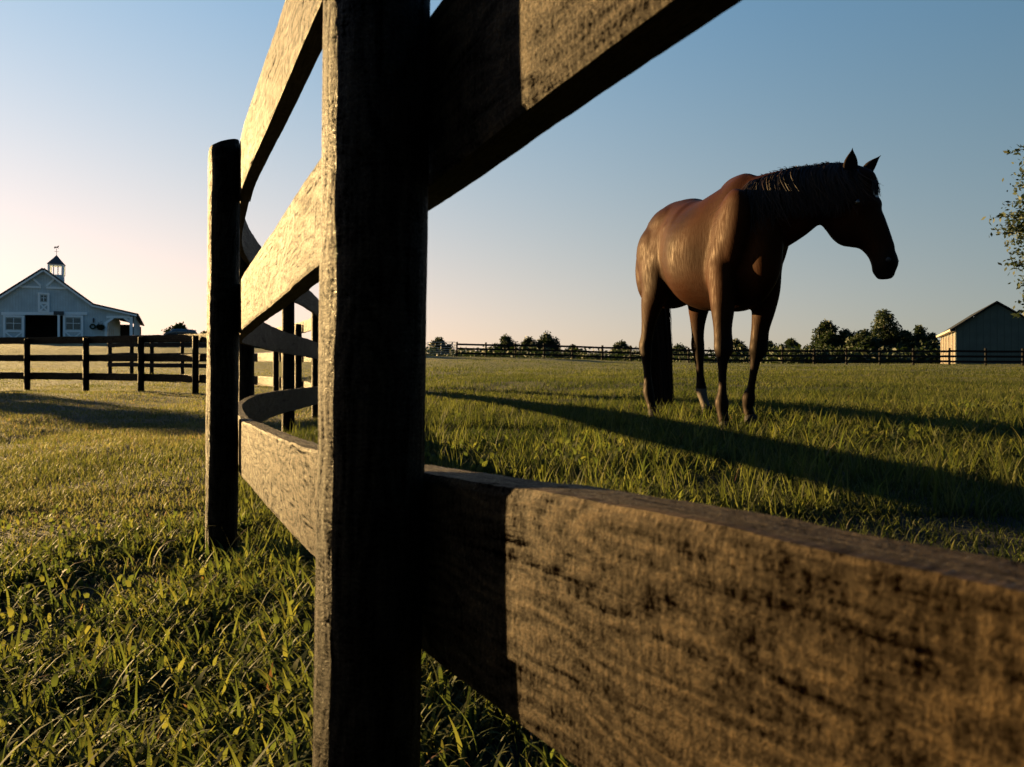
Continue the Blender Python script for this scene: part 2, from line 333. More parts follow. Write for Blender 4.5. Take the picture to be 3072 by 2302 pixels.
# ------------------------------------------------------------------ near S-curved fence
def catmull(pts, per=12):
    pts = [np.array(p, float) for p in pts]; pts = [2*pts[0]-pts[1]]+pts+[2*pts[-1]-pts[-2]]; out = []
    for i in range(1, len(pts)-2):
        p0,p1,p2,p3 = pts[i-1:i+3]
        for k in range(per):
            t = k/per; out.append(.5*((2*p1)+(-p0+p2)*t+(2*p0-5*p1+4*p2-p3)*t*t+(-p0+3*p1-3*p2+p3)*t**3))
    out.append(pts[-2]); return np.array(out)
def resample(path, step):
    d = np.concatenate([[0], np.cumsum(np.hypot(*np.diff(path[:,:2],axis=0).T))]); n = max(2, int(d[-1]/step)+1); t = np.linspace(0, d[-1], n)
    return np.stack([np.interp(t, d, path[:,i]) for i in range(path.shape[1])], 1), t
def board(path, z0, h, thick, parent, seed, rough=.0015, step=.02, name='board', kink=False):
    """path (n,3): x, y, base line height; a swept plank with ragged edges; front is the left-hand side of travel"""
    P3, t = resample(path, step); n = len(P3)
    tx = np.gradient(P3[:,0]); ty = np.gradient(P3[:,1]); L = np.hypot(tx,ty); nx, ny = -ty/L, tx/L   # left normal
    if kink: vs = np.array([0,.0,.06,.16,.262,.27,.4,.55,.7,.85,.96,1.,1.]); of = np.array([.012,.004,.005,.0055,.006,.0095,.0095,.010,.010,.010,.0095,.006,-.001])
    else: vs = np.array([0,.0,.03,.2,.4,.6,.8,.97,1.,1.]); of = np.array([0,0,.002,.0022,.0022,.0022,.0022,.002,0,0])
    m = len(vs); rg = np.random.default_rng(seed); ring = []; gr = []
    wob = lambda s, k: (vnoise(t*k, np.full(n, s*7.3), seed)-.5)
    half = thick/2
    eb = wob(1, 22)*rough*3+wob(2, 90)*rough*2; et = wob(3, 22)*rough*3+wob(4, 90)*rough*2
    for j in range(m):       # front face bottom -> top
        v = vs[j]; zz = P3[:,2]+z0+v*h+(1-v)*eb+v*et
        off = half+of[j]+(vnoise(t*9, np.full(n, v*3.), seed+5)-.5)*rough*1.5
        if j == 0 or j == m-1: off = off*0+half-.001
        ring.append(np.stack([P3[:,0]+nx*off, P3[:,1]+ny*off, zz], 1)); gr.append(np.stack([t, np.full(n, v*h), np.full(n, seed*3.7)], 1))
    for j, v in enumerate((1., .66, .33, 0.)):
        zz = P3[:,2]+z0+v*h+(1-v)*eb+v*et
        ring.append(np.stack([P3[:,0]-nx*half, P3[:,1]-ny*half, zz], 1)); gr.append(np.stack([t, np.full(n, h+.03+(1-v)*h), np.full(n, seed*3.7+1)], 1))
    m = len(ring); V = np.stack(ring, 1).reshape(-1,3); G = np.stack(gr, 1).reshape(-1,3)
    q = [(i*m+j, (i+1)*m+j, (i+1)*m+(j+1)%m, i*m+(j+1)%m) for i in range(n-1) for j in range(m)]
    me = np_mesh(name, V, q, True)
    # end caps
    import bmesh
    bm = bmesh.new(); bm.from_mesh(me); bm.verts.ensure_lookup_table()
    bm.faces.new([bm.verts[j] for j in range(m-1,-1,-1)]); bm.faces.new([bm.verts[(n-1)*m+j] for j in range(m)])
    bmesh.ops.recalc_face_normals(bm, faces=bm.faces); bm.to_mesh(me); bm.free()
    for e in me.edges: pass
    set_attr(me, 'grain', G, 'FLOAT_VECTOR')
    me.polygons.foreach_set('use_smooth', [True]*len(me.polygons))
    try: me.set_sharp_from_angle(angle=math.radians(40))
    except Exception: pass
    return link_mesh(name, me, WOOD, parent, world=True)
def post(x, y, zb, zt, r, parent, seed, lean=(0,0), nseg=36, step=.02, slope=(.0,.0), rough=.0022, name='post', dome=.0):
    nz = max(6, int((zt-zb)/step)); V = []; G = []
    for i in range(nz+1):
        z = zb+(zt-zb)*i/nz
        for k in range(nseg):
            a = 2*PI*k/nseg
            amp = .2 if rough < .001 else 1; rr = r*(1+.04*amp*math.sin(2*a+seed)+.02*amp*math.sin(5*a+seed*2))*(1-.03*i/nz)
            rr += float((vnoise(np.array([a*6.]), np.array([z*9.]), seed)[0]-.5)*rough*2+(vnoise(np.array([a*14.]), np.array([z*60.]), seed+1)[0]-.5)*rough)
            if i == nz: rr *= .93
            px = x+rr*math.cos(a)+lean[0]*(z-E); py = y+rr*math.sin(a)+lean[1]*(z-E)
            zz = z+((slope[0]*math.cos(a)+slope[1]*math.sin(a))*r if i >= nz-1 else 0)
            V.append((px,py,zz)); G.append((z, a*r, seed*1.3))
    fs = [(i*nseg+k, i*nseg+(k+1)%nseg, (i+1)*nseg+(k+1)%nseg, (i+1)*nseg+k) for i in range(nz) for k in range(nseg)]
    c = len(V); V.append((x+lean[0]*(zt-E), y+lean[1]*(zt-E), zt+dome)); G.append((zt,0,seed))
    me = bpy.data.meshes.new(name); me.from_pydata(V, [], fs+[(nz*nseg+k, nz*nseg+(k+1)%nseg, c) for k in range(nseg)]+[tuple(range(nseg-1,-1,-1))]); me.update()
    set_attr(me, 'grain', G, 'FLOAT_VECTOR'); me.polygons.foreach_set('use_smooth', [True]*len(me.polygons))
    try: me.set_sharp_from_angle(angle=math.radians(45))
    except Exception: pass
    return link_mesh(name, me, POSTWOOD, parent, world=True)

def near_fence():
    root = empty('board_fence', (-.145,.72,0), label='black stained three-board fence with round posts, curving past the lens and away towards the barn', cat='fence')
    ctl = [(.86,-1.0,-.46),(.178,.244,-.512),(-.075,.70,-.548),(-.316,1.16,-.575),(-.503,1.535,-.60),(-.700,1.93,-.62),(-.885,2.32,-.64),(-1.245,3.2,-.65),(-1.5,4.1,-.655),(-1.72,5.2,-.68),(-1.93,6.8,-.72),
           (-2.28,8.4,-.76),(-2.95,10.1,-.78),(-3.9,12.0,-.78),(-5.0,13.7,-.79),(-6.85,15.3,-.80),(-8.52,16.2,-.80),(-10.27,17.0,-.80),(-12.15,17.65,-.80),(-14.1,18.2,-.80),(-16.2,18.6,-.80),(-18.5,18.9,-.80),(-21,19.1,-.78)]
    path = catmull(ctl); path[:,2] += E
    posts = [(.80,-.93,.052),(-.130,.6535,.0500),(-.940,2.30,.0505),(-1.60,4.13,.044),(-1.90,5.85,.05),(-2.28,7.92,.05),(-3.14,10.5,.052),(-4.16,12.3,.052),(-5.3,13.85,.055),
             (-6.9,15.2,.065),(-8.55,16.1,.066),(-10.3,16.9,.068),(-12.17,17.55,.07),(-14.1,18.1,.07),(-16.2,18.5,.07),(-18.5,18.8,.07)]
    cuts = []
    for i,(x,y,r) in enumerate(posts):
        j = int(np.argmin(np.hypot(path[:,0]-x, path[:,1]-y))); cuts.append(j+(2 if i == 1 else 0))
        # push the post clear of the boards (left side)
        t = path[min(j+1,len(path)-1)]-path[j-1]; L = math.hypot(t[0],t[1]); nl = np.array([-t[1], t[0]])/L
        dd = (x-path[j,0])*nl[0]+(y-path[j,1])*nl[1]; need = r*1.03+.0135+.002
        if i not in (1,): x += nl[0]*(need-dd); y += nl[1]*(need-dd)
        elif dd < need: x += nl[0]*(need-dd); y += nl[1]*(need-dd)
        zb = path[j,2]
        near = i in (0,1,2,3)
        post(x, y, zb-.25, zb+1.29+(.25 if i == 1 else 0)+(.05 if i == 2 else 0), r, root, i+3, lean=((.014,0) if i == 1 else (.008,0) if i == 2 else (0,0)),
             nseg=56 if i == 1 else 36 if near else 16, step=.012 if i == 1 else .02 if near else .1, slope=(.35,.1) if i == 2 else (0,0), rough=.0006 if i == 1 else .0016, dome=.006)
    zs = (.268,.692,1.108)
    for a in range(len(cuts)-1):
        for b,z0 in enumerate(zs):
            seg = path[cuts[a]:cuts[a+1]+1].copy()
            if len(seg) < 2: continue
            # a small gap where two planks butt
            d0 = (seg[1]-seg[0]); d1 = (seg[-1]-seg[-2]); seg[0] = seg[0]+d0*.002/np.linalg.norm(d0[:2]); seg[-1] = seg[-1]-d1*.002/np.linalg.norm(d1[:2])
            st = .010 if a <= 1 else .03 if a < 4 else .15
            yy = np.clip(seg[:,1], .7, 2.1); seg[:,2] += np.interp(yy, [.7,1.16,2.1], ((-.003,-.015,.0),(.020,.026,.030),(.012,.012,.052))[b])
            board(seg, z0, (.172,.162,.172)[b], (.034 if a < 2 else .026), root, 10*a+b+1, rough=.0004 if a < 1 else .0007 if a < 2 else .0015 if a < 4 else .003, step=st, kink=(a == 0 and b == 0))
near_fence()

# ------------------------------------------------------------------ other fences
BLACKWOOD = simple('black_fence_paint', (.004,.0036,.0032), .8, .4, 20, .3, spec=.15)
def rail_fence(pts, label, H=1.28, r=.07, rails=(.30,.72,1.14), rh=.14, thick=.03, extra=None):
    root = empty('rail_fence', (pts[0][0], pts[0][1], g0(*pts[0])), label=label, cat='fence')
    ox, oy, oz = root.location
    for i,(x,y) in enumerate(pts):
        z = g0(x,y); m = MB(); rr = r*random.uniform(.9,1.1)
        m.tube([(x-ox,y-oy,z-oz-.3),(x-ox+random.uniform(-.01,.01),y-oy,z-oz+H*.6),(x-ox+random.uniform(-.015,.015),y-oy,z-oz+H+random.uniform(-.02,.03))], [rr,rr*.98,rr*.95], 10)
        m.build('post', BLACKWOOD, root)
    for (a,b) in zip(pts[:-1], pts[1:]):
        for h in rails:
            m = MB(); N = 3; t = Vector((b[0]-a[0], b[1]-a[1],0)).normalized(); n = Vector((t.y,-t.x,0))*(r+.02)
            dz0, dz1 = random.uniform(-.012,.012), random.uniform(-.012,.012)
            p = Vector((a[0],a[1],g0(*a)+h+dz0))+n-root.location+t*.003; q = Vector((b[0],b[1],g0(*b)+h+dz1))+n-root.location-t*.003
            m.bar(p, q, rh, thick, up=(t.y,-t.x,0)); m.build('rail', BLACKWOOD, root)
    return root
def wp(px, Y): return ((px-HX)/F*Y, Y)
far_px = [1371,1458,1546,1632,1717,1807,1892,1979,2066,2155,2250,2347,2442,2539,2639,2740,2848,2957,3068,3182,3300]
pts = [wp(p, 60.5-9.5*((p-1371)/1700)**1.2) for p in far_px]
rail_fence(pts, 'long black three-rail fence across the far side of the pasture behind the horse', rails=(.30,.68,1.06), rh=.16, r=.085)
rail_fence([wp(330,27),wp(395,26.4),wp(455,25.9),wp(547,25.3),wp(640,24.8),wp(730,24.4)], 'short black rail fence beyond the left fence, in front of the dark car', H=1.3, rails=(.35,.72,1.1), rh=.15)

def gate():
    a = Vector((*wp(1283,62),0)); b = Vector((*wp(1365,60.7),0)); za = g0(a.x,a.y)
    root = empty('metal_gate', (a.x,a.y,za), label='grey tubular metal field gate at the left end of the far fence', cat='gate')
    m = MB(); d = b-a; g = simple('galvanised_tube', (.16,.18,.18), .5, .2, 10, metal=.3)
    for h in (.12,.3,.48,.68,.9,1.15):
        MBt = MB().tube([(0,0,h),(d.x,d.y,h)], .022, 8); MBt.build('rail', g, root)
    f = MB()
    for k in (0,.5,1): f.tube([(d.x*k,d.y*k,.1),(d.x*k,d.y*k,1.17)], .026, 8)
    f.build('frame', g, root)
gate()

# ------------------------------------------------------------------ barn
def barn():
    rz = math.radians(26.57); ox, oy = -56.2, 84.0; zb = 1.7
    W = siding('grey_board_siding', (.50,.59,.62), .14); TR_ = simple('white_trim', (.80,.86,.88), .6, .04)
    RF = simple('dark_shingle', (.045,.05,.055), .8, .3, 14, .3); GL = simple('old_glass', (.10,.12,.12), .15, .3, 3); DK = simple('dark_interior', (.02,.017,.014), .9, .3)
    root = empty('barn', (ox,oy,E+zb), rz, label='grey-blue gabled horse barn with white trim, open doorway and cupola on its roof', cat='barn')
    c, s = math.cos(rz), math.sin(rz)
    def BL(px, py, dy=0):
        # local x, z on the plane dy behind the front
        u = (px-HX)/F; x = 0
        # (ox + x c - dy s) = u (oy + x s + dy c)
        x = (u*(oy+dy*c)-ox+dy*s)/(c-u*s); Y = oy+x*s+dy*c
        return x, (HY-py)/F*Y-zb
    D = 34
    rd = BL(131,808); br = BL(280,915); ee = BL(405,944); x0 = BL(188,946)[0]; x1 = BL(75,946)[0]; dz = BL(131,946)[1]
    lx, lz = -br[0], br[1]; le = -ee[0]
    a0 = BL(322,955); a1 = BL(389,955)
    base = -1.0
    # front wall pieces round the openings (polygon prisms butted together)
    m = MB()
    slope = lambda x: (rd[1]+(br[1]-rd[1])*abs(x)/br[0]) if abs(x) < br[0] else br[1]+(ee[1]-br[1])*(abs(x)-br[0])/(ee[0]-br[0])
    m.prism([(le,base),(x1,base),(x1,slope(x1)),(lx,br[1]),(le,ee[1])], 0, .15)
    m.prism([(x1,dz),(x0,dz),(x0,slope(x0)),(0,rd[1]),(x1,slope(x1))], 0, .15)
    m.prism([(x0,base),(a0[0],base),(a0[0],slope(a0[0])),(br[0],br[1]),(x0,slope(x0))], 0, .15)
    m.prism([(a0[0],a0[1]-.55),(a0[0]+.6,a0[1]),(a1[0]-.6,a1[1]),(a1[0],a1[1]-.55),(a1[0],slope(a1[0])),(a0[0],slope(a0[0]))], 0, .15)
    # back, left side and inner walls
    m.prism([(le,base),(br[0],base),(br[0],br[1]),(0,rd[1]),(lx,br[1]),(le,ee[1])], D-.15, D)
    m.box(le, le+.15, .16, D-.16, base, ee[1]-.05)
    m.box(a0[0]-.3, a0[0]-.15, .16, D-.16, base, slope(a0[0])-.1)
    m.build('wall', W, root)
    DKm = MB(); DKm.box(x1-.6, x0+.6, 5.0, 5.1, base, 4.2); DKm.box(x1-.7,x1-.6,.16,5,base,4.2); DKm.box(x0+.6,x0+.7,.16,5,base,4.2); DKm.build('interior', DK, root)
    # roof planes with thickness and overhang
    t = .16; o = .35; fr = -.45
    def plane(p, q):
        mm = MB(); n = Vector((-(q[1]-p[1]), q[0]-p[0])).normalized(); n = n if n.y > 0 else -n
        mm.prism([(p[0]+n.x*.01,p[1]+n.y*.01),(q[0]+n.x*.01,q[1]+n.y*.01),(q[0]+n.x*t,q[1]+n.y*t),(p[0]+n.x*t,p[1]+n.y*t)], fr, D+.4); return mm
    r = MB()
    for mm in (plane((0,rd[1]),br), plane(br,(ee[0]+o,ee[1]-.06)), plane((0,rd[1]),(lx,br[1])), plane((lx,br[1]),(le-o,ee[1]-.06))): r.add(mm.v, mm.f)
    r.build('roof', RF, root)
    # trim: rake boards, band with V braces, door track
    T = MB()
    def tb(p, q, w=.22, y=-.06): T.bar((p[0],y,p[1]), (q[0],y,q[1]), w, .08)
    for sg in (1,-1):
        tb((sg*.05,rd[1]-.2),(sg*br[0],br[1]-.2), .2, -.36); tb((sg*br[0],br[1]-.16),(sg*(ee[0]+.2),ee[1]-.16), .2, -.36)
    zb_ = BL(131,863)[1]; hb = (rd[1]-zb_-.3)/(rd[1]-br[1])*br[0]
    tb((-hb,zb_),(-.25,zb_), .26); tb((.25,zb_),(hb,zb_), .26)
    for sg in (1,-1):
        k = sg*1.05; tb((sg*.28,zb_+.2),(k, slope(k)-.35), .22, -.055)
    tb(BL(4,941),BL(262,941), .34, -.07); tb((a1[0]+.17,base),(a1[0]+.17,a1[1]+.2), .34, -.05); tb((a0[0]-.15,base),(a0[0]-.15,a0[1]-.5), .3, -.05)
    tb((a0[0]-.1,a0[1]+.14),(a1[0]+.0,a1[1]+.14), .28, -.045)
    T.bar((a0[0]-.1,-.04,a0[1]-.55),(a0[0]+.62,-.04,a0[1]+.05), .26, .07); T.bar((a1[0]+.1,-.04,a1[1]-.55),(a1[0]-.62,-.04,a1[1]+.05), .26, .07)
    T.build('trim', TR_, root)
    def xpanel(name, px0, px1, pt, pm, pb, y=-.16, glass=True):
        p = BL(px0,pt); q = BL(px1,pb); zm = BL((px0+px1)/2,pm)[1]; zt = p[1]; zb2 = q[1]; X0, X1 = p[0], q[0]; w = .22
        e = MB(); e.box(X0+.02,X1-.02, y+.05, y+.09, zb2+.02, zt-.02); d = e.build(name, W, root)
        f = MB()
        f.box(X0,X0+w,y-.02,y+.045,zb2,zt); f.box(X1-w,X1,y-.02,y+.045,zb2,zt); f.box(X0+w,X1-w,y-.02,y+.045,zt-w,zt); f.box(X0+w,X1-w,y-.02,y+.045,zm-w/2,zm+w/2); f.box(X0+w,X1-w,y-.02,y+.045,zb2,zb2+w)
        f.bar((X0+w,y-.003,zm-w/2),(X1-w,y-.003,zb2+w),.15,.05); f.bar((X0+w,y+.004,zb2+w),(X1-w,y+.004,zm-w/2),.15,.05)
        f.build('frame', TR_, d)
        if glass:
            g = MB(); g.box(X0+w+.1,X1-w-.1,y-.005,y+.045,zm+w,zt-w-.12); pn = g.build('pane', GL, d)
            b = MB(); xm = (X0+X1)/2; zc = (zm+zt)/2
            b.box(xm-.03,xm+.03,y-.02,y-.008,zm+w,zt-w-.12); b.box(X0+w+.1,X1-w-.1,y-.021,y-.0085,zc-.03,zc+.03); b.build('muntin', TR_, d)
    xpanel('sliding_door', 10, 73, 946, 994, 1042); xpanel('sliding_door', 190, 250, 946, 994, 1042)
    xpanel('loft_door', 114, 149, 878, 910, 939, y=-.12)
    # white post standing in the doorway with a dark sign box above
    a = BL(177,946)[0]; MB().box(a-.12,a+.12,-.34,-.2,base,dz+.05).build('door_post', TR_, root); a = BL(178,936)[0]
    MB().box(a-.55,a+.5,-.36,-.18,dz+.06,dz+.5).build('lamp_box', simple('dark_metal',(.03,.04,.05),.5), root)
    # wall things by the porch
    p = BL(278,980); w = MB(); pts = [(p[0]+.26*math.cos(k*PI/8),-.1,p[1]+.26*math.sin(k*PI/8)) for k in range(17)]; w.tube(pts,.09,8,cap=False); w.build('wreath', TREE_PLAIN, root)
    p = BL(281,962); w = MB(); w.box(p[0]-.08,p[0]+.08,-.2,-.02,p[1]-.15,p[1]+.15); w.tube([(p[0],-.11,p[1]+.15),(p[0],-.11,p[1]+.3)],[.12,.02],8); w.box(p[0]-.05,p[0]+.05,-.16,-.03,p[1]-.3,p[1]-.15); w.build('wall_lamp', simple('lamp_metal',(.02,.02,.02),.5), root)
    # hay hood / porch posts further back and porch floor
    for k in range(1,8): MB().box(ee[0]-.25,ee[0]-.05,k*3.4,k*3.4+.2,base,ee[1]-.1).build('porch_post', TR_, root)
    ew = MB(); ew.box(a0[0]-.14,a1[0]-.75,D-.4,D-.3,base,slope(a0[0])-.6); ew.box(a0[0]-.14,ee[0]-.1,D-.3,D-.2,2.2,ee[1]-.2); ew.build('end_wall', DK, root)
    DC = simple('door_cream',(.5,.48,.42),.6)
    for k in range(4): MB().box(a0[0]-.149,a0[0]-.10,2.5+k*4,3.6+k*4,base,2.4).build('stall_door', DC, root)
    # cupola
    cy = 11.5; cx = 0; Yc = oy+cy*c; k = Yc/F; zr = rd[1]
    z_e = (HY-795)*k-zb; z_a = (HY-765)*k-zb; z_m = (HY-826)*k-zb; hw = .78
    cu = MB(); cu.box(-hw-.04,hw+.04,cy-hw-.04,cy+hw+.04,zr-1.0,z_m); cub = cu.build('cupola', W, root)
    q = MB()
    for sx in (-1,1):
        for sy in (-1,1): q.box(sx*hw-.13,sx*hw+.13,cy+sy*hw-.13,cy+sy*hw+.13,z_m,z_e-.2)
        q.box(sx*.25-.06,sx*.25+.06,cy-hw-.03,cy-hw+.06,z_m,z_e-.2)
    q.box(-hw-.12,hw+.12,cy-hw-.12,cy+hw+.12,z_e-.2,z_e); q.build('frame', TR_, cub)
    q = MB(); e = hw+.22; q.add([(-e,cy-e,z_e),(e,cy-e,z_e),(e,cy+e,z_e),(-e,cy+e,z_e),(-.35,cy-.35,z_e+.85),(.35,cy-.35,z_e+.85),(.35,cy+.35,z_e+.85),(-.35,cy+.35,z_e+.85),(0,cy,z_a)],
        [(3,2,1,0),(0,1,5,4),(1,2,6,5),(2,3,7,6),(3,0,4,7),(4,5,8),(5,6,8),(6,7,8),(7,4,8)]); q.build('cap', RF, cub)
    q = MB(); zt = (HY-738)*k-zb; q.tube([(0,cy,z_a-.05),(0,cy,zt-.35)],.03,6); q.tube([(-.28,cy,z_a+.45),(.28,cy,z_a+.45)],.02,6)
    # little running-horse vane: flat cut metal
    hs = [(a_*.62,b_*.62) for a_,b_ in [(-.5,.0),(-.42,.28),(-.18,.33),(.1,.3),(.28,.55),(.5,.5),(.42,.36),(.3,.2),(.42,-.12),(.3,-.1),(.18,.06),(-.15,.04),(-.3,-.18),(-.42,-.12),(-.34,.08)]]
    q.prism([(x,z+zt-.3) for x,z in hs], cy-.015, cy+.015); q.build('weathervane', simple('vane_metal',(.03,.03,.03),.5,metal=.5), cub)
    # hanging basket is a thing of its own
    p = BL(302,985); w = Matrix.Rotation(rz,4,'Z'); L = Vector((ox,oy,E+zb))+w@Vector((p[0],-.45,p[1]))
    hb_ = empty('hanging_basket', L, 0, label='dark leafy hanging basket on the barn wall between door and porch', cat='hanging basket')
    b = MB(); b.tube([(0,0,-.25),(0,0,-.1),(0,0,.06)],[.14,.24,.3],12); b.build('pot', simple('basket_pot',(.05,.04,.03),.9), hb_)
    b = MB(); b.tube([(0,0,.06),(0,0,.75)],.012,5); b.tube([(0,0,.75),(0,.4,.8)],.015,5); b.build('hanger', simple('hanger_metal',(.02,.02,.02),.5), hb_)
    leafball('plant', hb_, [(0,0,.12,.42,.3)], 500, .09, 5)

def leaf_quads(centers, size, rg, var):
    n = len(centers); u = rg.normal(size=(n,3)); u /= np.linalg.norm(u,axis=1)[:,None]; w = rg.normal(size=(n,3)); v = np.cross(u,w); v /= np.linalg.norm(v,axis=1)[:,None]
    s = size*(.6+.8*rg.random(n))[:,None]
    V = np.stack([centers-u*s, centers+v*s*.5-u*s*.1, centers+u*s, centers-v*s*.5+u*s*.1],1).reshape(-1,3)
    q = np.arange(n*4).reshape(-1,4); return V, q, np.repeat(var, 4)
def leafball(name, parent, lobes, n, size, seed, m=None, shell=.55):
    """lobes: (x,y,z,r_xy,r_z)"""
    rg = np.random.default_rng(seed); L = np.array(lobes); wt = L[:,3]**2; pick = rg.choice(len(L), n, p=wt/wt.sum())
    d = rg.normal(size=(n,3)); d /= np.linalg.norm(d,axis=1)[:,None]; r = (shell+(1-shell)*rg.random(n)**.7)
    # clusters: pull leaves to twig ends
    c = L[pick,:3]+d*r[:,None]*np.stack([L[pick,3],L[pick,3],L[pick,4]],1)
    c += rg.normal(0, size*.9, (n,3))
    tone = np.clip(.45+.3*rg.normal(size=n)*.6+.25*(rg.random(len(L))[pick]-.5), 0, 1)
    V,q,a = leaf_quads(c, size, rg, tone)
    me = np_mesh(name, V, q); set_attr(me, 'var', a); return link_mesh(name, me, m or TREE, parent)
TREE_PLAIN = simple('evergreen_wreath', (.02,.035,.015), .9, .5, 12, .6)
barn()

# ------------------------------------------------------------------ small shed
def shed():
    ax = Vector((.88,-.475,0)).normalized(); rz = math.atan2(ax.y, ax.x)
    o = P(2869,1095,62.0); gzv = -.62+E; root = empty('shed', (o.x,o.y,gzv), rz, label='small gabled shed behind the far fence, front in shade and side wall sunlit', cat='shed')
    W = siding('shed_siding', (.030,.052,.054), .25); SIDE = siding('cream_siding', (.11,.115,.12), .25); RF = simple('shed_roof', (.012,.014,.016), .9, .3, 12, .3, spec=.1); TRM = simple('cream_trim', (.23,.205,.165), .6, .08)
    w = 5.9; H = 3.37; R = 4.84+.62; D = 20.5
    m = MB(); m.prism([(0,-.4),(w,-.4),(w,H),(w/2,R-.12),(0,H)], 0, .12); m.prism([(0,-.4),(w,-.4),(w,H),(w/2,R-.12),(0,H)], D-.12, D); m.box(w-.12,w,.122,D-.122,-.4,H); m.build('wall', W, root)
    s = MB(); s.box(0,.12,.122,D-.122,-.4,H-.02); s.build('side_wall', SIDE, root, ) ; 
    q = MB()
    for y in (.13,4.2,8.4,12.6,16.8,D-.45): q.box(-.08,-.002,y,y+.42,-.4,H-.35)
    q.box(-.1,-.002,.12,D-.12,H-.345,H-.04); q.build('trim', TRM, root)
    q = MB()
    for y in (.9,5.0,9.2,13.4,17.4): q.box(-.04,-.003,y,y+3.0,-.4,2.7)
    q.build('overhead_door', simple('door_panel',(.08,.062,.045),.6), root)
    r = MB(); t = .12; ov = .45
    sl = (R-H)/(w/2)
    for sg in (-1,1):
        cx = w/2; e = w/2+ov
        r.prism([(cx,R),(cx+sg*e,R-sl*e),(cx+sg*e,R-sl*e+t),(cx,R+t)] if sg > 0 else [(cx,R),(cx,R+t),(cx+sg*e,R-sl*e+t),(cx+sg*e,R-sl*e)], -.3, D+.3)
    r.build('roof', RF, root)
    q = MB(); q.box(-ov-.05,-ov-.002,-.3,D+.3,H-sl*ov-.04,H-sl*ov+.14); q.box(-ov,-.105,-.2,D+.2,H-sl*ov-.06,H-sl*ov-.01); q.build('gutter', TRM, root)
shed()

# ------------------------------------------------------------------ car
def car():
    PAINT = simple('dark_paint', (.012,.014,.02), .25, .1, 2); PAINT.node_tree.nodes['Principled BSDF'].inputs['Coat Weight'].default_value = 1
    GLS = simple('car_glass', (.05,.06,.07), .05, .1, 2, spec=1); RUB = simple('rubber', (.015,.015,.015), .8); RIM = simple('alloy', (.35,.35,.36), .35, metal=.8); LMP = simple('lamp_glass', (.5,.5,.5), .15); RED = simple('tail_glass', (.25,.01,.01), .2)
    L = P(527,1035,76); x, y = L.x, L.y; root = empty('parked_car', (x,y,g0(x,y)), math.radians(204), label='dark station wagon parked beside the barn behind the fences', cat='car')
    # body in local coordinates, x forward: half profile stations
    st = [(-2.35,.45,.95,.55),(-2.3,.35,1.05,.78),(-1.9,.3,1.02,.88),(-.9,.28,1.0,.9),(.3,.28,.98,.9),(1.0,.28,.97,.89),(1.6,.3,.9,.87),(2.15,.34,.8,.78),(2.35,.4,.68,.55)]
    def loft(st, name, m, parent=root):
        V=[];n=12
        for sx,z0,z1,w in st:
            for k in range(n):
                a = 2*PI*k/n; ca, sa = math.cos(a), math.sin(a); e = .45
                V.append((sx, math.copysign(abs(ca)**e,ca)*w, (z0+z1)/2+math.copysign(abs(sa)**e,sa)*(z1-z0)/2))
        N = len(st); fs = [(i*n+k,(i+1)*n+k,(i+1)*n+(k+1)%n,i*n+(k+1)%n) for i in range(N-1) for k in range(n)]+[tuple(range(n)),tuple(range(N*n-1,(N-1)*n-1,-1))]
        o = MB().add(V,fs).build(name, m, parent, smooth=True); s = o.modifiers.new('s','SUBSURF'); s.levels = s.render_levels = 2; return o
    b = loft(st, 'body', PAINT)
    cab = [(-2.2,.9,1.1,.68),(-2.0,.92,1.46,.70),(-1.2,.92,1.55,.72),(-.2,.92,1.56,.72),(.35,.92,1.5,.70),(1.15,.90,1.02,.72)]
    loft(cab, 'cabin', GLS)
    rf = MB(); pr = [(-2.05,1.44),(-1.2,1.535),(-.2,1.55),(.38,1.49)]
    rf.add([(X,s*.60,Z+.03) for X,Z in pr for s in (-1,1)]+[(X,s*.66,Z-.05) for X,Z in pr for s in (-1,1)], [(0,2,3,1),(2,4,5,3),(4,6,7,5),(8,10,2,0),(10,12,4,2),(12,14,6,4),(1,3,11,9),(3,5,13,11),(5,7,15,13),(0,1,9,8),(6,14,15,7)]).build('roof_panel', PAINT, root, smooth=True)
    pl = MB()
    for s in (-1,1):
        for (X0,Z0,X1,Z1) in ((-1.15,1.0,-1.15,1.5),(-.1,1.0,-.1,1.5),(1.1,1.0,.38,1.46)): pl.bar((X0,s*.725,Z0),(X1,s*.68,Z1),.08,.05)
    pl.build('pillars', PAINT, root)
    for X in (-1.45,1.45):
        for s in (-1,1):
            w = MB(); w.tube([(X,s*.70,.33),(X,s*.72,.33),(X,s*.9,.33),(X,s*.92,.33)],[.29,.33,.33,.28],24); wo = w.build('wheel', RUB, root)
            MB().tube([(X,s*.90,.33),(X,s*.935,.33)],[.2,.18],16).build('rim', RIM, wo)
    for s in (-1,1):
        MB().box(2.2,2.33,s*.62-.14,s*.62+.14,.62,.74).build('headlight', LMP, root, bevel=.02); MB().box(-2.36,-2.26,s*.66-.1,s*.66+.1,.8,1.0).build('tail_light', RED, root, bevel=.02)
        MB().box(.75,.95,s*.95-.08,s*.95+.08,.98,1.1).build('mirror', PAINT, root, bevel=.03)
car()

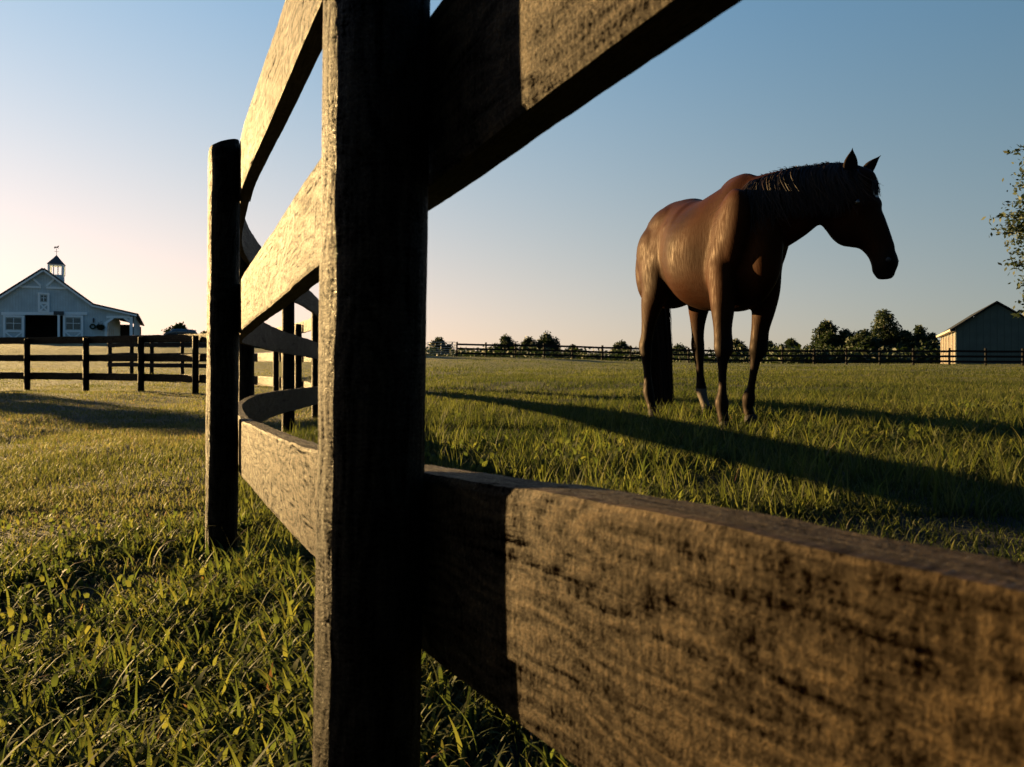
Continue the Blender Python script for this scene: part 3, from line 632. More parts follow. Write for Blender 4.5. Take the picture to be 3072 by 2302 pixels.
# ------------------------------------------------------------------ trees
def make_tree(seed, h, w, n, leaf, label, px, Y, shape='round', cname='tree', trunk=True, zoff=0.):
    rg = np.random.default_rng(seed); x, y = wp(px, Y); root = empty('tree', (x,y,g0(x,y)-.1+zoff), rg.random()*6, label=label, cat=cname)
    lobes = []; nl = 16
    for i in range(nl):
        t = (i+.5)/nl; z = h*(.12+.80*t) if shape != 'low' else h*(.15+.6*t)
        rr = w/2*(math.sin(PI*min(1,(t*.92+.12)))**.75); a = i*2.4+rg.random(); k = rr*rg.uniform(.35,.75)
        lr = w*rg.uniform(.10,.20)*(1-.3*t); lobes.append((k*math.cos(a), k*math.sin(a), z, lr, lr*.8))
    lobes.append((0,0,h*.93-w*.05,w*.13,w*.13)); lobes.append((0,0,h*.5,w*.28,h*.24))
    m = MB(); lim = []
    m.tube([(0,0,-.4),(0.05*h*.1,0,h*.25),(0,.02*h,h*.55),(.02*h,0,h*.85)],[w*.035,w*.028,w*.018,w*.006],8)
    for l in lobes[::2]: m.tube([(0,0,l[2]*.45),(l[0]*.5,l[1]*.5,l[2]*.75),(l[0],l[1],l[2])],[w*.014,w*.009,w*.004],5)
    m.build('trunk', BARK, root)
    leafball('crown', root, lobes, n, leaf, seed+100, shell=.35)
    return root
specs_ = 0
specs = [ # seed, height, width, px, Y, label, kind
 (1, 5.6,5.0,1318,200,'rounded tree just left of the far fence end, above the metal gate'),
 (2, 4.4,4.0,1472,250,'very small tree top over the second post of the far fence'),
 (3, 8.3,6.6,1518,245,'pale round tree, left one of the trio over the far fence'),
 (4, 7.8,6.6,1585,250,'pale tree standing in the middle of the trio over the far fence'),
 (5, 9.0,7.8,1640,240,'largest and roundest tree of the trio over the far fence'),
 (6, 4.8,5.6,1718,240,'low dark tree over the fence midway between the trio and the horse'),
 (7, 6.4,7.0,1862,240,'bushy tree over the far fence just left of the horse'),
 (8, 4.6,6.0,1942,235,'low tree half hidden by the horse tail side hind leg'),
 (9, 5.2,7.0,2035,230,'tree seen between the hind legs of the horse'),
 (10,6.0,6.0,2208,200,'tree seen between the forelegs of the horse'),
 (11,5.0,6.0,2305,180,'small pale tree just right of the horse forelegs'),
 (12,5.2,5.0,2372,150,'round dark tree right of the horse, left of the tall group'),
 (13,8.6,6.0,2478,140,'tall rounded tree at the left of the right hand group'),
 (14,6.6,5.0,2535,138,'lighter tree between the two tallest trees on the right'),
 (15,10.4,7.6,2650,135,'tallest dark tree in the group left of the shed'),
 (16,6.2,5.4,2590,132,'dark tree filling in just left of the tallest tree'),
 (17,6.0,4.6,2718,132,'dark low tree right of the tallest tree'),
 (18,7.4,3.0,2757,136,'narrow pointed pale tree left of the shed'),
 (19,5.6,4.2,2795,130,'dark rounded tree touching the left side of the shed'),
 (20,4.6,5.5,540,150,'tree whose top shows above the roof of the parked car'),
 (21,2.8,4.0,622,140,'dark tree top between the parked car and the thin fence post'),
]
for sd,h,w,px,Y,lab in specs:
    x, y = wp(px, Y); zg = g0(x,y)-E; top_target = None
    make_tree(sd, h*(1.12 if Y > 160 else 1.02), w*(1.75 if Y > 160 else 1.5), 8000 if Y < 160 else 5200, .26 if Y < 160 else .40, lab, px, Y)
# an unseen tree added outside the frame on the left: its long shadow falls across the grass before the left fence
make_tree(41, 5.4, 4.6, 5200, .16, 'unseen leafy tree added outside the frame on the left for its shadow', (-27.3/22.6)*F+HX, 22.6)
def far_wood():
    """the distant tree line that closes the horizon: one mass"""
    rg = np.random.default_rng(5); lobes = []
    for i in range(420):
        px = rg.uniform(-200,3300); Y = rg.uniform(150,300) if px > 1200 else rg.uniform(190,320)
        if 2300 < px < 2860: Y = rg.uniform(120,150)
        x, y = wp(px, Y); h = rg.uniform(2.0,4.2) if px > 1200 else rg.uniform(2.5,4.5)
        if 2300 < px < 2860: h = rg.uniform(2.2,3.6)
        lobes.append((x, y, g0(x,y)+h*.45, rg.uniform(3,5.5), h*.55))
    o = leafball('distant_wood', None, lobes, 80000, .42, 77, shell=.2); tag(o, 'low dark tree line along the horizon behind the fences', 'woodland', kind='stuff')
far_wood()
def near_tree():
    x, y = 19.6, 22.0; root = empty('pear_tree', (x,y,g0(x,y)), 0, label='near leafy tree whose ragged left edge enters the right side of the picture', cat='tree'); root.name = 'tree'
    rg = np.random.default_rng(8); z0 = g0(x,y)
    tips = [(2985,690),(2975,655),(3000,700),(3015,615),(3030,655),(3045,560),(3060,520),(3050,450),(3065,600),(3040,720),(3030,790),(3052,760),(3045,800),(3062,850),(3068,900),(3060,935),(3068,480),(3020,680),(3070,700),(3045,690),(3066,640)]
    C = []; m = MB(); m.tube([(0,0,-.3),(.05,0,1.2),(0,.1,3),(-.1,0,5.5),(0,0,8)],[.24,.2,.15,.08,.02],10)
    for i,(px,py) in enumerate(tips):
        p = P(px, py, 22+rg.uniform(-.8,.8)); q = Vector((p.x-x,p.y-y,p.z-z0))
        a = Vector((0,0,max(1.0,q.z-.4))); pts = [a, a.lerp(q,.4)+Vector((0,0,.35)), a.lerp(q,.75)+Vector((0,0,.25)), q]
        m.tube(pts,[.05,.03,.015,.006],5)
        for k in range(60):
            t = rg.uniform(.55,1.04); b = pts[2].lerp(q,(t-.55)/.45) if t > .55 else q; C.append(np.array(b)+rg.normal(0,[.10,.16,.09]))
        for k in range(50): b = a.lerp(q, rg.uniform(.3,.9)); C.append(np.array(b)+rg.normal(0,[.22,.25,.2]))
    for k in range(16000):
        a = rg.normal(size=3); a /= np.linalg.norm(a); r = rg.uniform(.4,1)**.6; cl = np.array([a[0]*3.7+.35, a[1]*4.0, 4.6+a[2]*4.2])*np.array([1,1,1])
        if vnoise(np.array([cl[0]*1.3+9]), np.array([cl[2]*1.3+cl[1]]), 3)[0] > .42: C.append(np.array([cl[0]*r*.98+.2,cl[1]*r,4.6+(cl[2]-4.6)*r]))
    C = np.array(C); V,q,a = leaf_quads(C, .075, rg, np.clip(.35+.6*rg.random(len(C)),0,1)); me = np_mesh('crown', V, q); set_attr(me,'var',a); link_mesh('crown', me, TREE, root)
    m.build('trunk', BARK, root)
near_tree()

# ------------------------------------------------------------------ horse
def horse():
    base = Vector((1.451, 4.43, E-.43)); hd = math.radians(-74.3)     # heading, world angle of the body axis
    fwd = Vector((math.cos(hd), math.sin(hd), 0)); lft = Vector((-fwd.y, fwd.x, 0)); up = Vector((0,0,1))
    W = lambda s,l,h: base+fwd*s+lft*l+up*h
    root_loc = base.copy()
    V = []; Fs = []
    def shell(rings):
        """rings: list of lists of n points -> closed shell"""
        n = len(rings[0]); b = len(V)
        for r in rings: V.extend(tuple(p) for p in r)
        m = len(rings)
        for i in range(m-1):
            for k in range(n): Fs.append((b+i*n+k, b+i*n+(k+1)%n, b+(i+1)*n+(k+1)%n, b+(i+1)*n+k))
        Fs.append(tuple(b+k for k in range(n-1,-1,-1))); Fs.append(tuple(b+(m-1)*n+k for k in range(n)))
    def limb(pts, ref=fwd, n=18, sub=3):
        """pts: (point, r_fore, r_side); elliptical sections at right angles to the path"""
        A = [np.array([*p, a, b]) for p,a,b in pts]; C = catmull(A, sub)
        C = [Vector(c[:3]) for c in C], [c[3] for c in C], [c[4] for c in C]
        ps, ra, rb = C; rings = []; N = len(ps)
        def ring(c, t, a, b):
            x = (ref-t*ref.dot(t)).normalized(); y = t.cross(x)
            return [c+x*(math.cos(q)*a)+y*(math.sin(q)*b) for q in [2*PI*k/n for k in range(n)]]
        t0 = (ps[1]-ps[0]).normalized(); t1 = (ps[-1]-ps[-2]).normalized()
        for f,g in ((.97,.3),(.75,.68),(.4,.92)): rings.append(ring(ps[0]-t0*min(ra[0],rb[0])*f, t0, ra[0]*g, rb[0]*g))
        for i in range(N):
            t = (ps[min(i+1,N-1)]-ps[max(i-1,0)]).normalized(); rings.append(ring(ps[i], t, max(ra[i],.004), max(rb[i],.004)))
        for f,g in ((.4,.92),(.75,.68),(.97,.3)): rings.append(ring(ps[-1]+t1*min(ra[-1],rb[-1])*f, t1, ra[-1]*g, rb[-1]*g))
        shell(rings)
    def blob(c, a, b, h, tilt=0):
        """ellipsoid: a along the body, b sideways, h upright"""
        rings = []; n = 16
        for i in range(1,10):
            th = PI*i/10; z = math.cos(th); r = math.sin(th)
            row = []
            for k in range(n):
                q = 2*PI*k/n; s = math.cos(q)*r*a; zz = z*h; s, zz = s*math.cos(tilt)-zz*math.sin(tilt), s*math.sin(tilt)+zz*math.cos(tilt)
                row.append(c+fwd*s+lft*(math.sin(q)*r*b)+up*zz)
            rings.append(row)
        shell(rings)
    # trunk: s, centre height, half width, half height, and how square the top is
    st = [(-1.165,1.16,.05,.09),(-1.13,1.16,.12,.19),(-1.06,1.15,.18,.30),(-.95,1.17,.23,.365),(-.80,1.20,.255,.385),(-.65,1.215,.240,.36),(-.50,1.165,.285,.375),
          (-.35,1.13,.325,.38),(-.20,1.135,.30,.395),(-.05,1.145,.235,.42),(.06,1.16,.190,.425),(.15,1.14,.135,.385),(.23,1.12,.110,.32),(.30,1.10,.085,.23),(.34,1.09,.05,.12)]
    C = catmull(st, 4); rings = []; n = 36
    for s,h,w,hh in C:
        row = []
        for k in range(n):
            q = 2*PI*k/n; cz = math.sin(q); cx = math.cos(q)
            wz = w*(1-.24*max(0,cz)**2*(1 if s > -.45 else .35)+.05*max(0,-cz))    # narrower towards the spine
            row.append(W(s, math.copysign(abs(cx)**.92, cx)*wz, h+hh*math.copysign(abs(cz)**.95, cz)))
        rings.append(row)
    shell(rings)
    blob(W(-.04,0,1.50), .22, .055, .10); blob(W(-.70,0,1.50), .25, .12, .08)           # withers, croup
    for sd in (-1,1):
        blob(W(.09,sd*.145,1.17), .16, .088, .31, -.35)      # shoulder
        blob(W(-.86,sd*.150,1.20), .20, .135, .23); blob(W(-.80,sd*.09,1.35), .26, .14, .19, .25); blob(W(-.28,sd*.17,1.12), .20, .12, .24)          # haunch
        blob(W(-.99,sd*.125,1.10), .13, .12, .27)           # buttock
        blob(W(-.56,sd*.20,1.33), .07, .05, .06)            # point of hip
    # neck: a chain of deep ovals from shoulders to poll
    nd_ = Vector((.73,-.683,0)).normalized(); poll = P(2588,519,4.02); 
    W0 = W(.02,0,1.28); N4 = poll+Vector((0,0,-.075))
    def lerp(a,b,t): return a+(b-a)*t
    np_ = [(W(-.06,0,1.27),.25,.125),(W(.12,.02,1.29),.255,.125),(lerp(W(.14,.01,1.27),N4,.30)+up*.035,.225,.120),(lerp(W(.14,.01,1.27),N4,.55)+up*.045,.178,.097),(lerp(W(.14,.01,1.27),N4,.8)+up*.03,.150,.084),(N4+up*-.02,.125,.075)]
    limb(np_, ref=up, n=24, sub=5)
    # head
    hdir = Vector((.66,-.75,0)).normalized(); pitch = math.radians(67.5)
    a = hdir*math.cos(pitch)-up*math.sin(pitch); nrm = hdir*math.sin(pitch)+up*math.cos(pitch); side = up.cross(hdir).normalized()  # side: horse's left
    H = lambda t,c,l=0: poll+a*t*.945+nrm*c+side*l
    hs = [(-.05,-.085,.055,.055),(.0,-.09,.10,.080),(.06,-.105,.125,.094),(.13,-.128,.156,.100),(.20,-.140,.168,.103),(.27,-.138,.157,.095),(.33,-.118,.125,.078),(.39,-.100,.092,.063),(.45,-.092,.076,.055),(.51,-.088,.070,.055),(.56,-.090,.072,.060),(.60,-.095,.063,.055),(.63,-.10,.040,.040)]
    limb([(H(t,c), dd, w) for t,c,dd,w in hs], ref=nrm, n=24, sub=4)
    for sd in (-1,1):
        limb([(H(.10,-.18,sd*.055),.075,.035),(H(.19,-.215,sd*.06),.09,.036),(H(.27,-.205,sd*.05),.065,.03)], ref=nrm, sub=3)   # jaw plates
        limb([(H(.13,-.035,sd*.075),.022,.022),(H(.19,-.05,sd*.090),.024,.02),(H(.26,-.075,sd*.072),.018,.016)], ref=nrm, sub=3)  # brow to cheek bone
        limb([(H(.550,-.055,sd*.040),.024,.016),(H(.585,-.058,sd*.043),.02,.015)], ref=nrm, sub=2)   # nostril rims
    limb([(H(.10,-.02),.022,.06),(H(.30,-.012),.020,.035),(H(.50,-.028),.02,.03)], ref=nrm, sub=3)   # nasal bone
    limb([(H(.585,-.145),.028,.036),(H(.628,-.140),.026,.032)], ref=nrm, sub=3)                       # lower lip
    # legs; feet in world places
    gx = lambda px,Y: ((px-HX)/F*Y, Y)
    def foot(px, Y): x, y = gx(px,Y); d = Vector((x,y,0))-Vector((base.x,base.y,0)); return d.dot(fwd), d.dot(lft)
    feet = {'rf':foot(2168,4.22),'lf':foot(2243,4.58),'rh':foot(1958,5.15),'lh':foot(2118,5.27)}
    def g(s,l): p = W(s,l,0); return g0(p.x,p.y)-base.z
    hoofs = []
    for k in ('rf','lf'):
        s,l = feet[k]; sd = -1 if k == 'rf' else 1; z = g(s,l)+.01; kn = lerp(Vector((.06,sd*.165,.92)), Vector((s-.02,l,z)), .50); hh = .50+z*.5
        T = lambda f, a0=Vector((.05,sd*.165,.94)), b0=Vector((s+.0,l,z+.02)): lerp(a0,b0,f)
        J = [(W(.12,sd*.150,1.22),.13,.075),(W(.03,sd*.165,1.02),.118,.080),(W(T(.10).x-.005,T(.10).y,.86),.092,.066),(W(T(.25).x,T(.25).y,.73),.066,.054),(W(T(.40).x,T(.40).y,.61),.047,.042),
             (W(T(.49).x+.008,T(.49).y,.53+z*.5),.043,.041),(W(T(.54).x+.010,T(.54).y,.485+z*.5),.042,.040),(W(T(.60).x,T(.60).y,.435+z*.6),.030,.027),(W(T(.72).x-.004,T(.72).y,.33+z*.7),.028,.022),(W(T(.82).x-.004,T(.82).y,.25+z*.8),.028,.022),
             (W(T(.90).x-.01,T(.90).y,.195+z),.036,.030),(W(T(.93).x-.006,T(.93).y,.165+z),.034,.029),(W(s-.0,l,.115+z),.028,.027),(W(s+.025,l,.075+z),.034,.034)]
        FK = [1,1,1.15,1.25,1.3,1.42,1.45,1.3,1.15,1.2,1.38,1.38,1.25,1.15]
        J = [(p,a_*FK[q],b_*FK[q]) for q,(p,a_,b_) in enumerate(J)]
        limb(J, sub=3); hoofs.append((s+.035,l,z))
    for k in ('rh','lh'):
        s,l = feet[k]; sd = -1 if k == 'rh' else 1; z = g(s,l)+.01; hx = s-.115
        J = [(W(-.74,sd*.15,1.28),.21,.10),(W(-.80,sd*.17,1.10),.20,.115),(W(-.80,lerp(Vector((sd*.17,0,0)),Vector((l,0,0)),.3).x,.96),.155,.095),(W(-.855,sd*.17+(l-sd*.17)*.5,.83),.105,.070),(W(-.92+(hx+.98)*.5,sd*.17+(l-sd*.17)*.7,.70),.066,.046),
             (W(hx+.01,l*.97,.60+z*.4),.050,.035),(W(hx-.005,l,.54+z*.5),.052,.036),(W(hx+.01,l,.475+z*.5),.042,.033),(W(hx+.02,l,.40+z*.6),.033,.026),(W(hx+.035,l,.30+z*.8),.031,.024),(W(hx+.045,l,.215+z),.038,.031),(W(hx+.055,l,.18+z),.037,.031),(W(s-.03,l,.12+z),.029,.028),(W(s-.0,l,.075+z),.034,.034)]
        FK = [1,1,1,1.05,1.1,1.2,1.3,1.3,1.25,1.2,1.3,1.3,1.2,1.15]
        J = [(p,a_*FK[q],b_*FK[q]) for q,(p,a_,b_) in enumerate(J)]
        limb(J, sub=3); hoofs.append((s+.012,l,z))
        limb([(W(hx-.045,l,.615+z*.4),.018,.018),(W(hx-.03,l,.55+z*.5),.024,.022)], sub=2)
        limb([(W(hx-.02,l,.66),.014,.014),(W(-.93,sd*.17+(l-sd*.17)*.5,.82),.03,.02)], sub=2)
    # dock
    limb([(W(-1.09,0,1.36),.05,.045),(W(-1.17,0.0,1.27),.04,.04),(W(-1.20,.01,1.12),.03,.03)], ref=lft, sub=3)
    me = bpy.data.meshes.new('tmp'); me.from_pydata([Vector(v)-root_loc for v in V], [], Fs); me.update()
    o = bpy.data.objects.new('tmp', me); COL.objects.link(o)
    r = o.modifiers.new('r','REMESH'); r.mode = 'VOXEL'; r.voxel_size = .0095; r.use_smooth_shade = True
    sm = o.modifiers.new('s','SMOOTH'); sm.factor = .6; sm.iterations = 22
    dg = bpy.context.evaluated_depsgraph_get(); dg.update(); me2 = bpy.data.meshes.new_from_object(o.evaluated_get(dg)); bpy.data.objects.remove(o)
    me2.name = 'horse'; me2.polygons.foreach_set('use_smooth', [True]*len(me2.polygons))
    # coat pattern: black points on legs, muzzle; white sock and star
    co = np.empty(len(me2.vertices)*3, np.float32); me2.vertices.foreach_get('co', co); co = co.reshape(-1,3)
    f_, l_ = np.array(fwd), np.array(lft); S = co@f_; L = co@l_; Z = co[:,2]
    pol = np.array(poll-root_loc); ax = np.array(a); t = (co-pol)@ax; nr = (co-pol)@np.array(nrm); sd_ = (co-pol)@np.array(side)
    body = (t < -.05) | (S < .35)
    black = np.clip((.80-Z)/.30, 0, 1)
    inhead = (np.abs(sd_) < .16) & (t > -.06) & (t < .70) & (nr > -.33) & (nr < .1) & (Z > .72)
    black = np.where(inhead, np.maximum(np.clip((t-.40)/.14,0,1), .35), black)
    sock = ((Z < .20) & (np.hypot(S-feet['lh'][0], L-feet['lh'][1]) < .16)).astype(float)
    coronet = ((Z < .13) & (np.hypot(S-feet['rf'][0], L-feet['rf'][1]) < .16)).astype(float)
    star = (inhead & (np.hypot((t-.135)/.045, (sd_+.012)/.016) < 1) & (nr > -.04)).astype(float)
    blaze = np.maximum(sock*.12, star)
    set_attr(me2, 'points', black); set_attr(me2, 'white_mark', blaze)
    m, nt, b, out = mat('bay_coat')
    tc = nd(nt,'ShaderNodeTexCoord'); a1 = nd(nt,'ShaderNodeAttribute', attribute_name='points'); a2 = nd(nt,'ShaderNodeAttribute', attribute_name='white_mark')
    n1 = nd(nt,'ShaderNodeTexNoise', {'Vector': tc.outputs['Object'], 'Scale': 3.5, 'Detail': 4}); mp = nd(nt,'ShaderNodeMapping', {'Vector': tc.outputs['Object'], 'Scale': (60,60,9)}); n2 = nd(nt,'ShaderNodeTexNoise', {'Vector': mp.outputs[0], 'Scale': 1.6, 'Detail': 4})
    bc = ramp(nt, n1.outputs[0], [(.3,(.006,.0017,.0006)), (.7,(.020,.0053,.0014))])
    m1 = nd(nt,'ShaderNodeMixRGB', {0: a1.outputs['Fac'], 1: bc, 2: (.004,.003,.0025,1)}); m2 = nd(nt,'ShaderNodeMixRGB', {0: a2.outputs['Fac'], 1: m1.outputs[0], 2: (.42,.38,.34,1)})
    nt.links.new(m2.outputs[0], b.inputs['Base Color']); rgh = nd(nt,'ShaderNodeMapRange', {'Value': n2.outputs[0], 'From Min': .3, 'From Max': .7, 'To Min': .46, 'To Max': .74}); nt.links.new(rgh.outputs[0], b.inputs['Roughness']); b.inputs['Specular IOR Level'].default_value = .055
    b.inputs['Sheen Weight'].default_value = .0; b.inputs['Specular Tint'].default_value = (1,.50,.20,1)
    hh_ = nd(nt,'ShaderNodeMath', {0: n2.outputs[0], 1: .25, 2: n1.outputs[0]}, operation='MULTIPLY_ADD'); bp = nd(nt,'ShaderNodeBump', {'Height': hh_.outputs[0], 'Strength': .4, 'Distance': .010}); nt.links.new(bp.outputs[0], b.inputs['Normal'])
    ho = link_mesh('horse', me2, m); ho.location = root_loc
    tag(ho, 'bay horse standing in the pasture, head turned, black mane and long tail', 'horse')
    loc = lambda p: Vector(p)-root_loc
    # hooves
    HM = simple('hoof_horn', (.012,.010,.009), .7, .3, 20, spec=.08)
    for s,l,z in hoofs:
        mb = MB(); p0 = loc(W(s-.005,l,z+.075)); p1 = loc(W(s+.02,l,z-.015)); mb.tube([p0, p0.lerp(p1,.5), p1], [.038,.047,.056], 16); mb.build('hoof', HM, ho, smooth=False, bevel=.004)
    # ears
    EM = simple('ear_hair', (.008,.005,.004), .8, .3, 20, spec=.03)
    def ear(basep, tip, opening, w):
        d = (tip-basep); Ln = d.length; d.normalize(); x = (opening-d*opening.dot(d)).normalized(); y = d.cross(x); vs = []; n = 16; N = 12
        for i in range(N+1):
            t_ = i/N; ww = w*(math.sin(PI*min(1,(t_*.80+.20)))**.8)*(1-t_**5) + .001; c = basep+d*Ln*t_ + x*(-.012*math.sin(PI*t_))
            for k in range(n):
                q = 2*PI*k/n; cx = math.cos(q); k_ = -.30 if cx > 0 else .62     # cupped: hollow on the opening side
                vs.append(loc(c+y*(math.sin(q)*ww)+x*(cx*ww*(.75 if cx < 0 else .30))-x*(.0)))
        fs = [(i*n+k, i*n+(k+1)%n, (i+1)*n+(k+1)%n, (i+1)*n+k) for i in range(N) for k in range(n)]+[tuple(range(n)), tuple(N*n+k for k in range(n-1,-1,-1))]
        MB().add(vs, fs).build('ear', EM, ho, smooth=True)
    ear(H(.015,-.045,-.062), P(2558,444,3.93), (side*-1*.6+hdir*.8), .043)
    ear(H(.02,-.030,.060), P(2643,466,4.02), (side*-.1+hdir*.5-up*.3), .043)
    # eyes
    EY = simple('eye', (.01,.006,.004), .08, .1, 3, spec=.8); LD = simple('nostril', (.004,.003,.003), .8)
    for sd in (-1,1):
        c = loc(H(.185,-.062,sd*.093)); vs = []
        for i in range(9):
            for k in range(16):
                th = PI*i/8; q = 2*PI*k/16; vs.append(c+Vector((math.sin(th)*math.cos(q), math.sin(th)*math.sin(q), math.cos(th)))*.021)
        MB().add(vs, [(i*16+k, i*16+(k+1)%16, (i+1)*16+(k+1)%16, (i+1)*16+k) for i in range(8) for k in range(16)]).build('eye', EY, ho, smooth=True)
        q0 = loc(H(.572,-.052,sd*.052)); mb = MB(); mb.tube([q0-side*sd*.006, q0+side*sd*.006], [.012,.014], 10); mb.build('nostril', LD, ho, smooth=True)
    # hair: strands as thin curved ribbons
    HR, nt, b, out = mat('black_horsehair'); at = nd(nt,'ShaderNodeAttribute', attribute_name='var'); c = ramp(nt, at.outputs['Fac'], [(0,(.006,.004,.004)), (.75,(.016,.009,.006)), (1,(.035,.018,.010))]); nt.links.new(c, b.inputs['Base Color']); b.inputs['Roughness'].default_value = .6; b.inputs['Specular IOR Level'].default_value = .1
    rg = np.random.default_rng(4)
    def strands(name, paths, w, outv):
        n = len(paths); K = paths[0].shape[0]; Pn = np.stack(paths); T = np.gradient(Pn, axis=1); T /= np.linalg.norm(T,axis=2)[...,None]+1e-9
        o_ = np.array(outv)[None,None,:]+rg.normal(0,.5,(n,1,3)); Sd = np.cross(T, o_); Sd /= np.linalg.norm(Sd,axis=2)[...,None]+1e-9
        wt = w*(.6+.8*rg.random((n,1)))*(1-np.linspace(0,1,K)**2*.8)[None,:]; A = Pn-Sd*wt[...,None]; B = Pn+Sd*wt[...,None]
        Vv = np.stack([A,B],2).reshape(-1,3)-np.array(root_loc); i0 = (np.arange(n)*K*2)[:,None]
        q = np.concatenate([i0+np.array([2*k,2*k+1,2*k+3,2*k+2]) for k in range(K-1)]); mm = np_mesh(name, Vv, q, True); set_attr(mm, 'var', np.repeat(rg.random(n)**1.5, K*2)); return link_mesh(name, mm, HR, ho)
    # mane: from the withers up the crest to the poll, falling on the near (right) side
    crest = catmull([np.array(c_[0]+up*(c_[1]*.93)) for c_ in np_[1:5]]+[np.array(poll+up*.012-a*.01)], 20)
    rside = -lft*.45-Vector((0.0,0,0)); nrmside = Vector((nd_.y, -nd_.x, 0))*1.0      # right-hand normal of the neck
    if nrmside.dot(lft) > 0: nrmside = -nrmside
    nr_ = np.array(nrmside); paths = []
    hw_ = np.interp(np.linspace(0,1,len(crest)), [0,.3,.6,.85,1], [.155,.12,.098,.086,.07]); hd_ = np.interp(np.linspace(0,1,len(crest)), [0,.3,.6,.85,1], [.27,.22,.18,.15,.12])
    for k in range(2600):
        u = rg.random(); i = u*(len(crest)-1.001); j = int(i); p = crest[j]*(1-i+j)+crest[j+1]*(i-j); ln = (.17+.16*rg.random())*(1-.25*(u > .85))*(1.15 if u < .25 else 1); hwv = hw_[j]; hdv = hd_[j]
        pts = []; dr = rg.normal(0,.035)-.02; off = rg.uniform(.002,.022)
        for q in range(9):
            f = q/8; dn = ln*f; # follow the oval of the neck side
            cosv = 1-min(1.0, dn/hdv*.96); lat = hwv*math.sqrt(max(0,1-cosv*cosv))*1.02+off+.02*f
            pts.append(p+np.array([0,0,-dn+.012*math.sin(PI*f)+.010*rg.random()*(q==0)])+nr_*lat*(1 if q else .25)+np.array(nd_)*dr*f*f*2)
        paths.append(np.array(pts))
    for k in range(260):     # wisps standing above the crest
        u = rg.random(); i = u*(len(crest)-1.001); j = int(i); p = crest[j]*(1-i+j)+crest[j+1]*(i-j); d_ = np.array([0,0,1.])*rg.uniform(.008,.03)+np.array(nd_)*rg.normal(-.01,.02)+nr_*rg.normal(.02,.015)
        paths.append(np.array([p+d_*f*math.sin(min(1,f)*PI*.6)+np.array([0,0,-.012*f*f]) for f in np.linspace(0,1.2,9)]))
    strands('mane', paths, .0021, nr_)
    paths = []
    for k in range(220):     # forelock
        p = np.array(H(-.005+rg.normal(0,.01), .0+rg.normal(0,.008), rg.normal(0,.022))); e = np.array(H(.13+.05*rg.random(), .012+.012*rg.random(), rg.normal(0,.025)))
        paths.append(np.array([p*(1-f)+e*f+np.array(nrm)*.028*math.sin(PI*f) for f in np.linspace(0,1,9)]))
    strands('forelock', paths, .0028, nrm)
    paths = []
    for k in range(2400):    # tail
        rr = math.sqrt(rg.random()); an = rg.random()*2*PI; cx, cy = rr*math.cos(an), rr*math.sin(an); end = rg.uniform(.04,.5)**1.0 if rg.random() < .35 else rg.uniform(.04,.16)
        pts = []
        for q in range(11):
            f = q/10; h = 1.36-(1.36-end)*f; s_ = -1.15-.09*math.sin(min(1,f*3)*PI/2)+.03*f; wd = .04+.075*math.sin(min(1,f*1.25)*PI*.62)-.02*max(0,f-.7)
            pts.append(np.array(W(s_+cx*wd*.8, -.005+.08*f+cy*wd, h))+rg.normal(0,.003,3))
        paths.append(np.array(pts))
    strands('tail', paths, .0030, -fwd)
horse()
#ENDHORSE

# ------------------------------------------------------------------ light, sky, camera
w = bpy.data.worlds.new('World'); SC.world = w; w.use_nodes = True; nt = w.node_tree; bg = nt.nodes['Background']
EXPO = 2.6
sky = nd(nt,'ShaderNodeTexSky', sky_type='NISHITA', sun_disc=False, sun_elevation=SUN_EL, sun_rotation=PI/2-SUN_AZ, air_density=1.0, dust_density=1.0, ozone_density=1.0)
st_ = nd(nt,'ShaderNodeVectorMath', {0: sky.outputs[0], 'Scale': .1}, operation='SCALE')
sp = nd(nt,'ShaderNodeSeparateColor', {0: st_.outputs[0]}); cb = nd(nt,'ShaderNodeCombineColor')
tcw = nd(nt,'ShaderNodeTexCoord'); dz_ = nd(nt,'ShaderNodeSeparateXYZ', {0: tcw.outputs['Generated']}); zc = nd(nt,'ShaderNodeMath', {0: dz_.outputs[2], 1: 0.0}, operation='MAXIMUM')
dsun = nd(nt,'ShaderNodeVectorMath', {0: tcw.outputs['Generated'], 1: (math.cos(SUN_AZ), math.sin(SUN_AZ), 0)}, operation='DOT_PRODUCT')
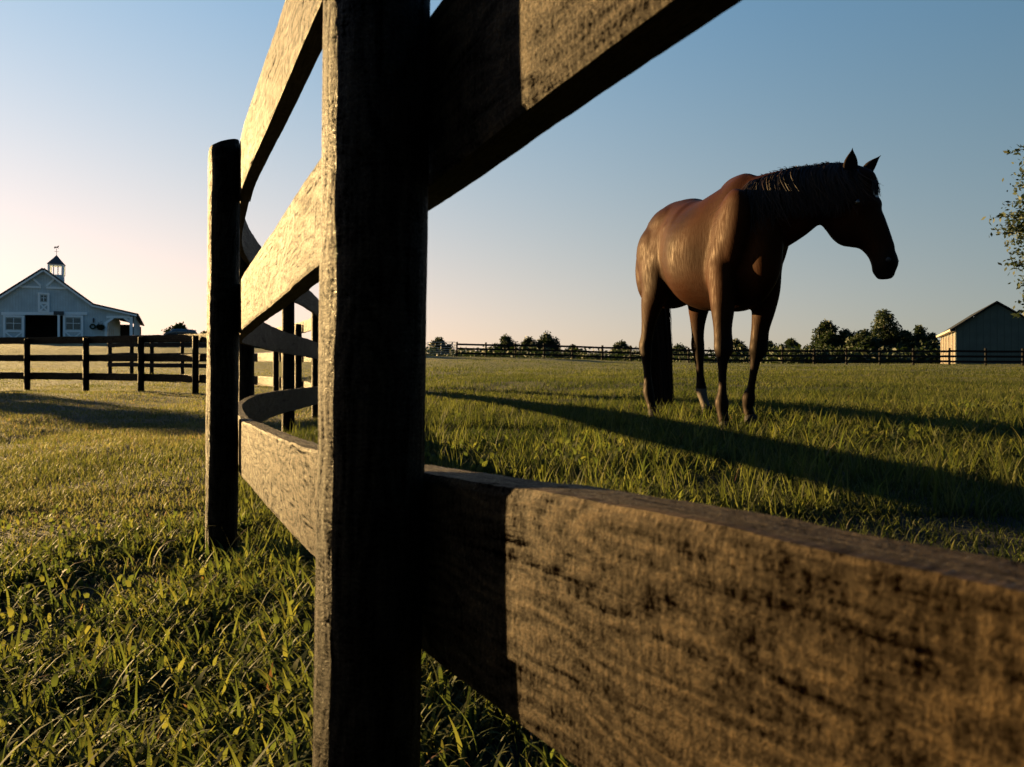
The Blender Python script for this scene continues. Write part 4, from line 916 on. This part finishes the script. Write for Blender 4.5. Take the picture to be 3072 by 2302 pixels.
# grade of the sky colours: power of the Nishita sky, thinning with height, brightening towards the sun
for i,(g_,b_,a_,k_) in enumerate([(.117,-.675,-2.62,1.235),(.122,-.70,-1.00,.845),(.162,-.74,.16,.67)]):
    pw = nd(nt,'ShaderNodeMath', {0: sp.outputs[i], 1: g_}, operation='POWER')
    e1 = nd(nt,'ShaderNodeMath', {0: zc.outputs[0], 1: a_, 2: b_}, operation='MULTIPLY_ADD'); e2 = nd(nt,'ShaderNodeMath', {0: dsun.outputs['Value'], 1: k_, 2: e1.outputs[0]}, operation='MULTIPLY_ADD')
    ex = nd(nt,'ShaderNodeMath', {0: e2.outputs[0]}, operation='EXPONENT'); mu = nd(nt,'ShaderNodeMath', {0: pw.outputs[0], 1: ex.outputs[0]}, operation='MULTIPLY')
    m2_ = nd(nt,'ShaderNodeMath', {0: mu.outputs[0], 1: 10/(2**EXPO)}, operation='MULTIPLY'); nt.links.new(m2_.outputs[0], cb.inputs[i])
nt.links.new(cb.outputs[0], bg.inputs[0]); bg.inputs[1].default_value = .1
sl = bpy.data.lights.new('sun','SUN'); sl.energy = 5.0; sl.angle = math.radians(.5); sl.color = (1.0,.66,.27)
so = bpy.data.objects.new('sun', sl); COL.objects.link(so); so.rotation_euler = SUN.to_track_quat('Z','Y').to_euler(); so.location = (-30,30,20)
cd = bpy.data.cameras.new('camera'); co = bpy.data.objects.new('camera', cd); COL.objects.link(co); SC.camera = co
co.location = (0,0,E); co.rotation_euler = (math.radians(90),0,0); cd.sensor_width = 36; cd.lens = F/3072*36; cd.shift_y = -(1151-HY)/3072; cd.clip_start = .02; cd.clip_end = 6000
cd.dof.use_dof = True; cd.dof.focus_distance = 2.3; cd.dof.aperture_fstop = 14
SC.view_settings.view_transform = 'Standard'; SC.view_settings.look = 'None'; SC.view_settings.exposure = EXPO; SC.view_settings.gamma = 1
SC.cycles.use_adaptive_sampling = True; SC.cycles.adaptive_threshold = .02; SC.cycles.use_denoising = True
SC.cycles.max_bounces = 6; SC.cycles.transparent_max_bounces = 4
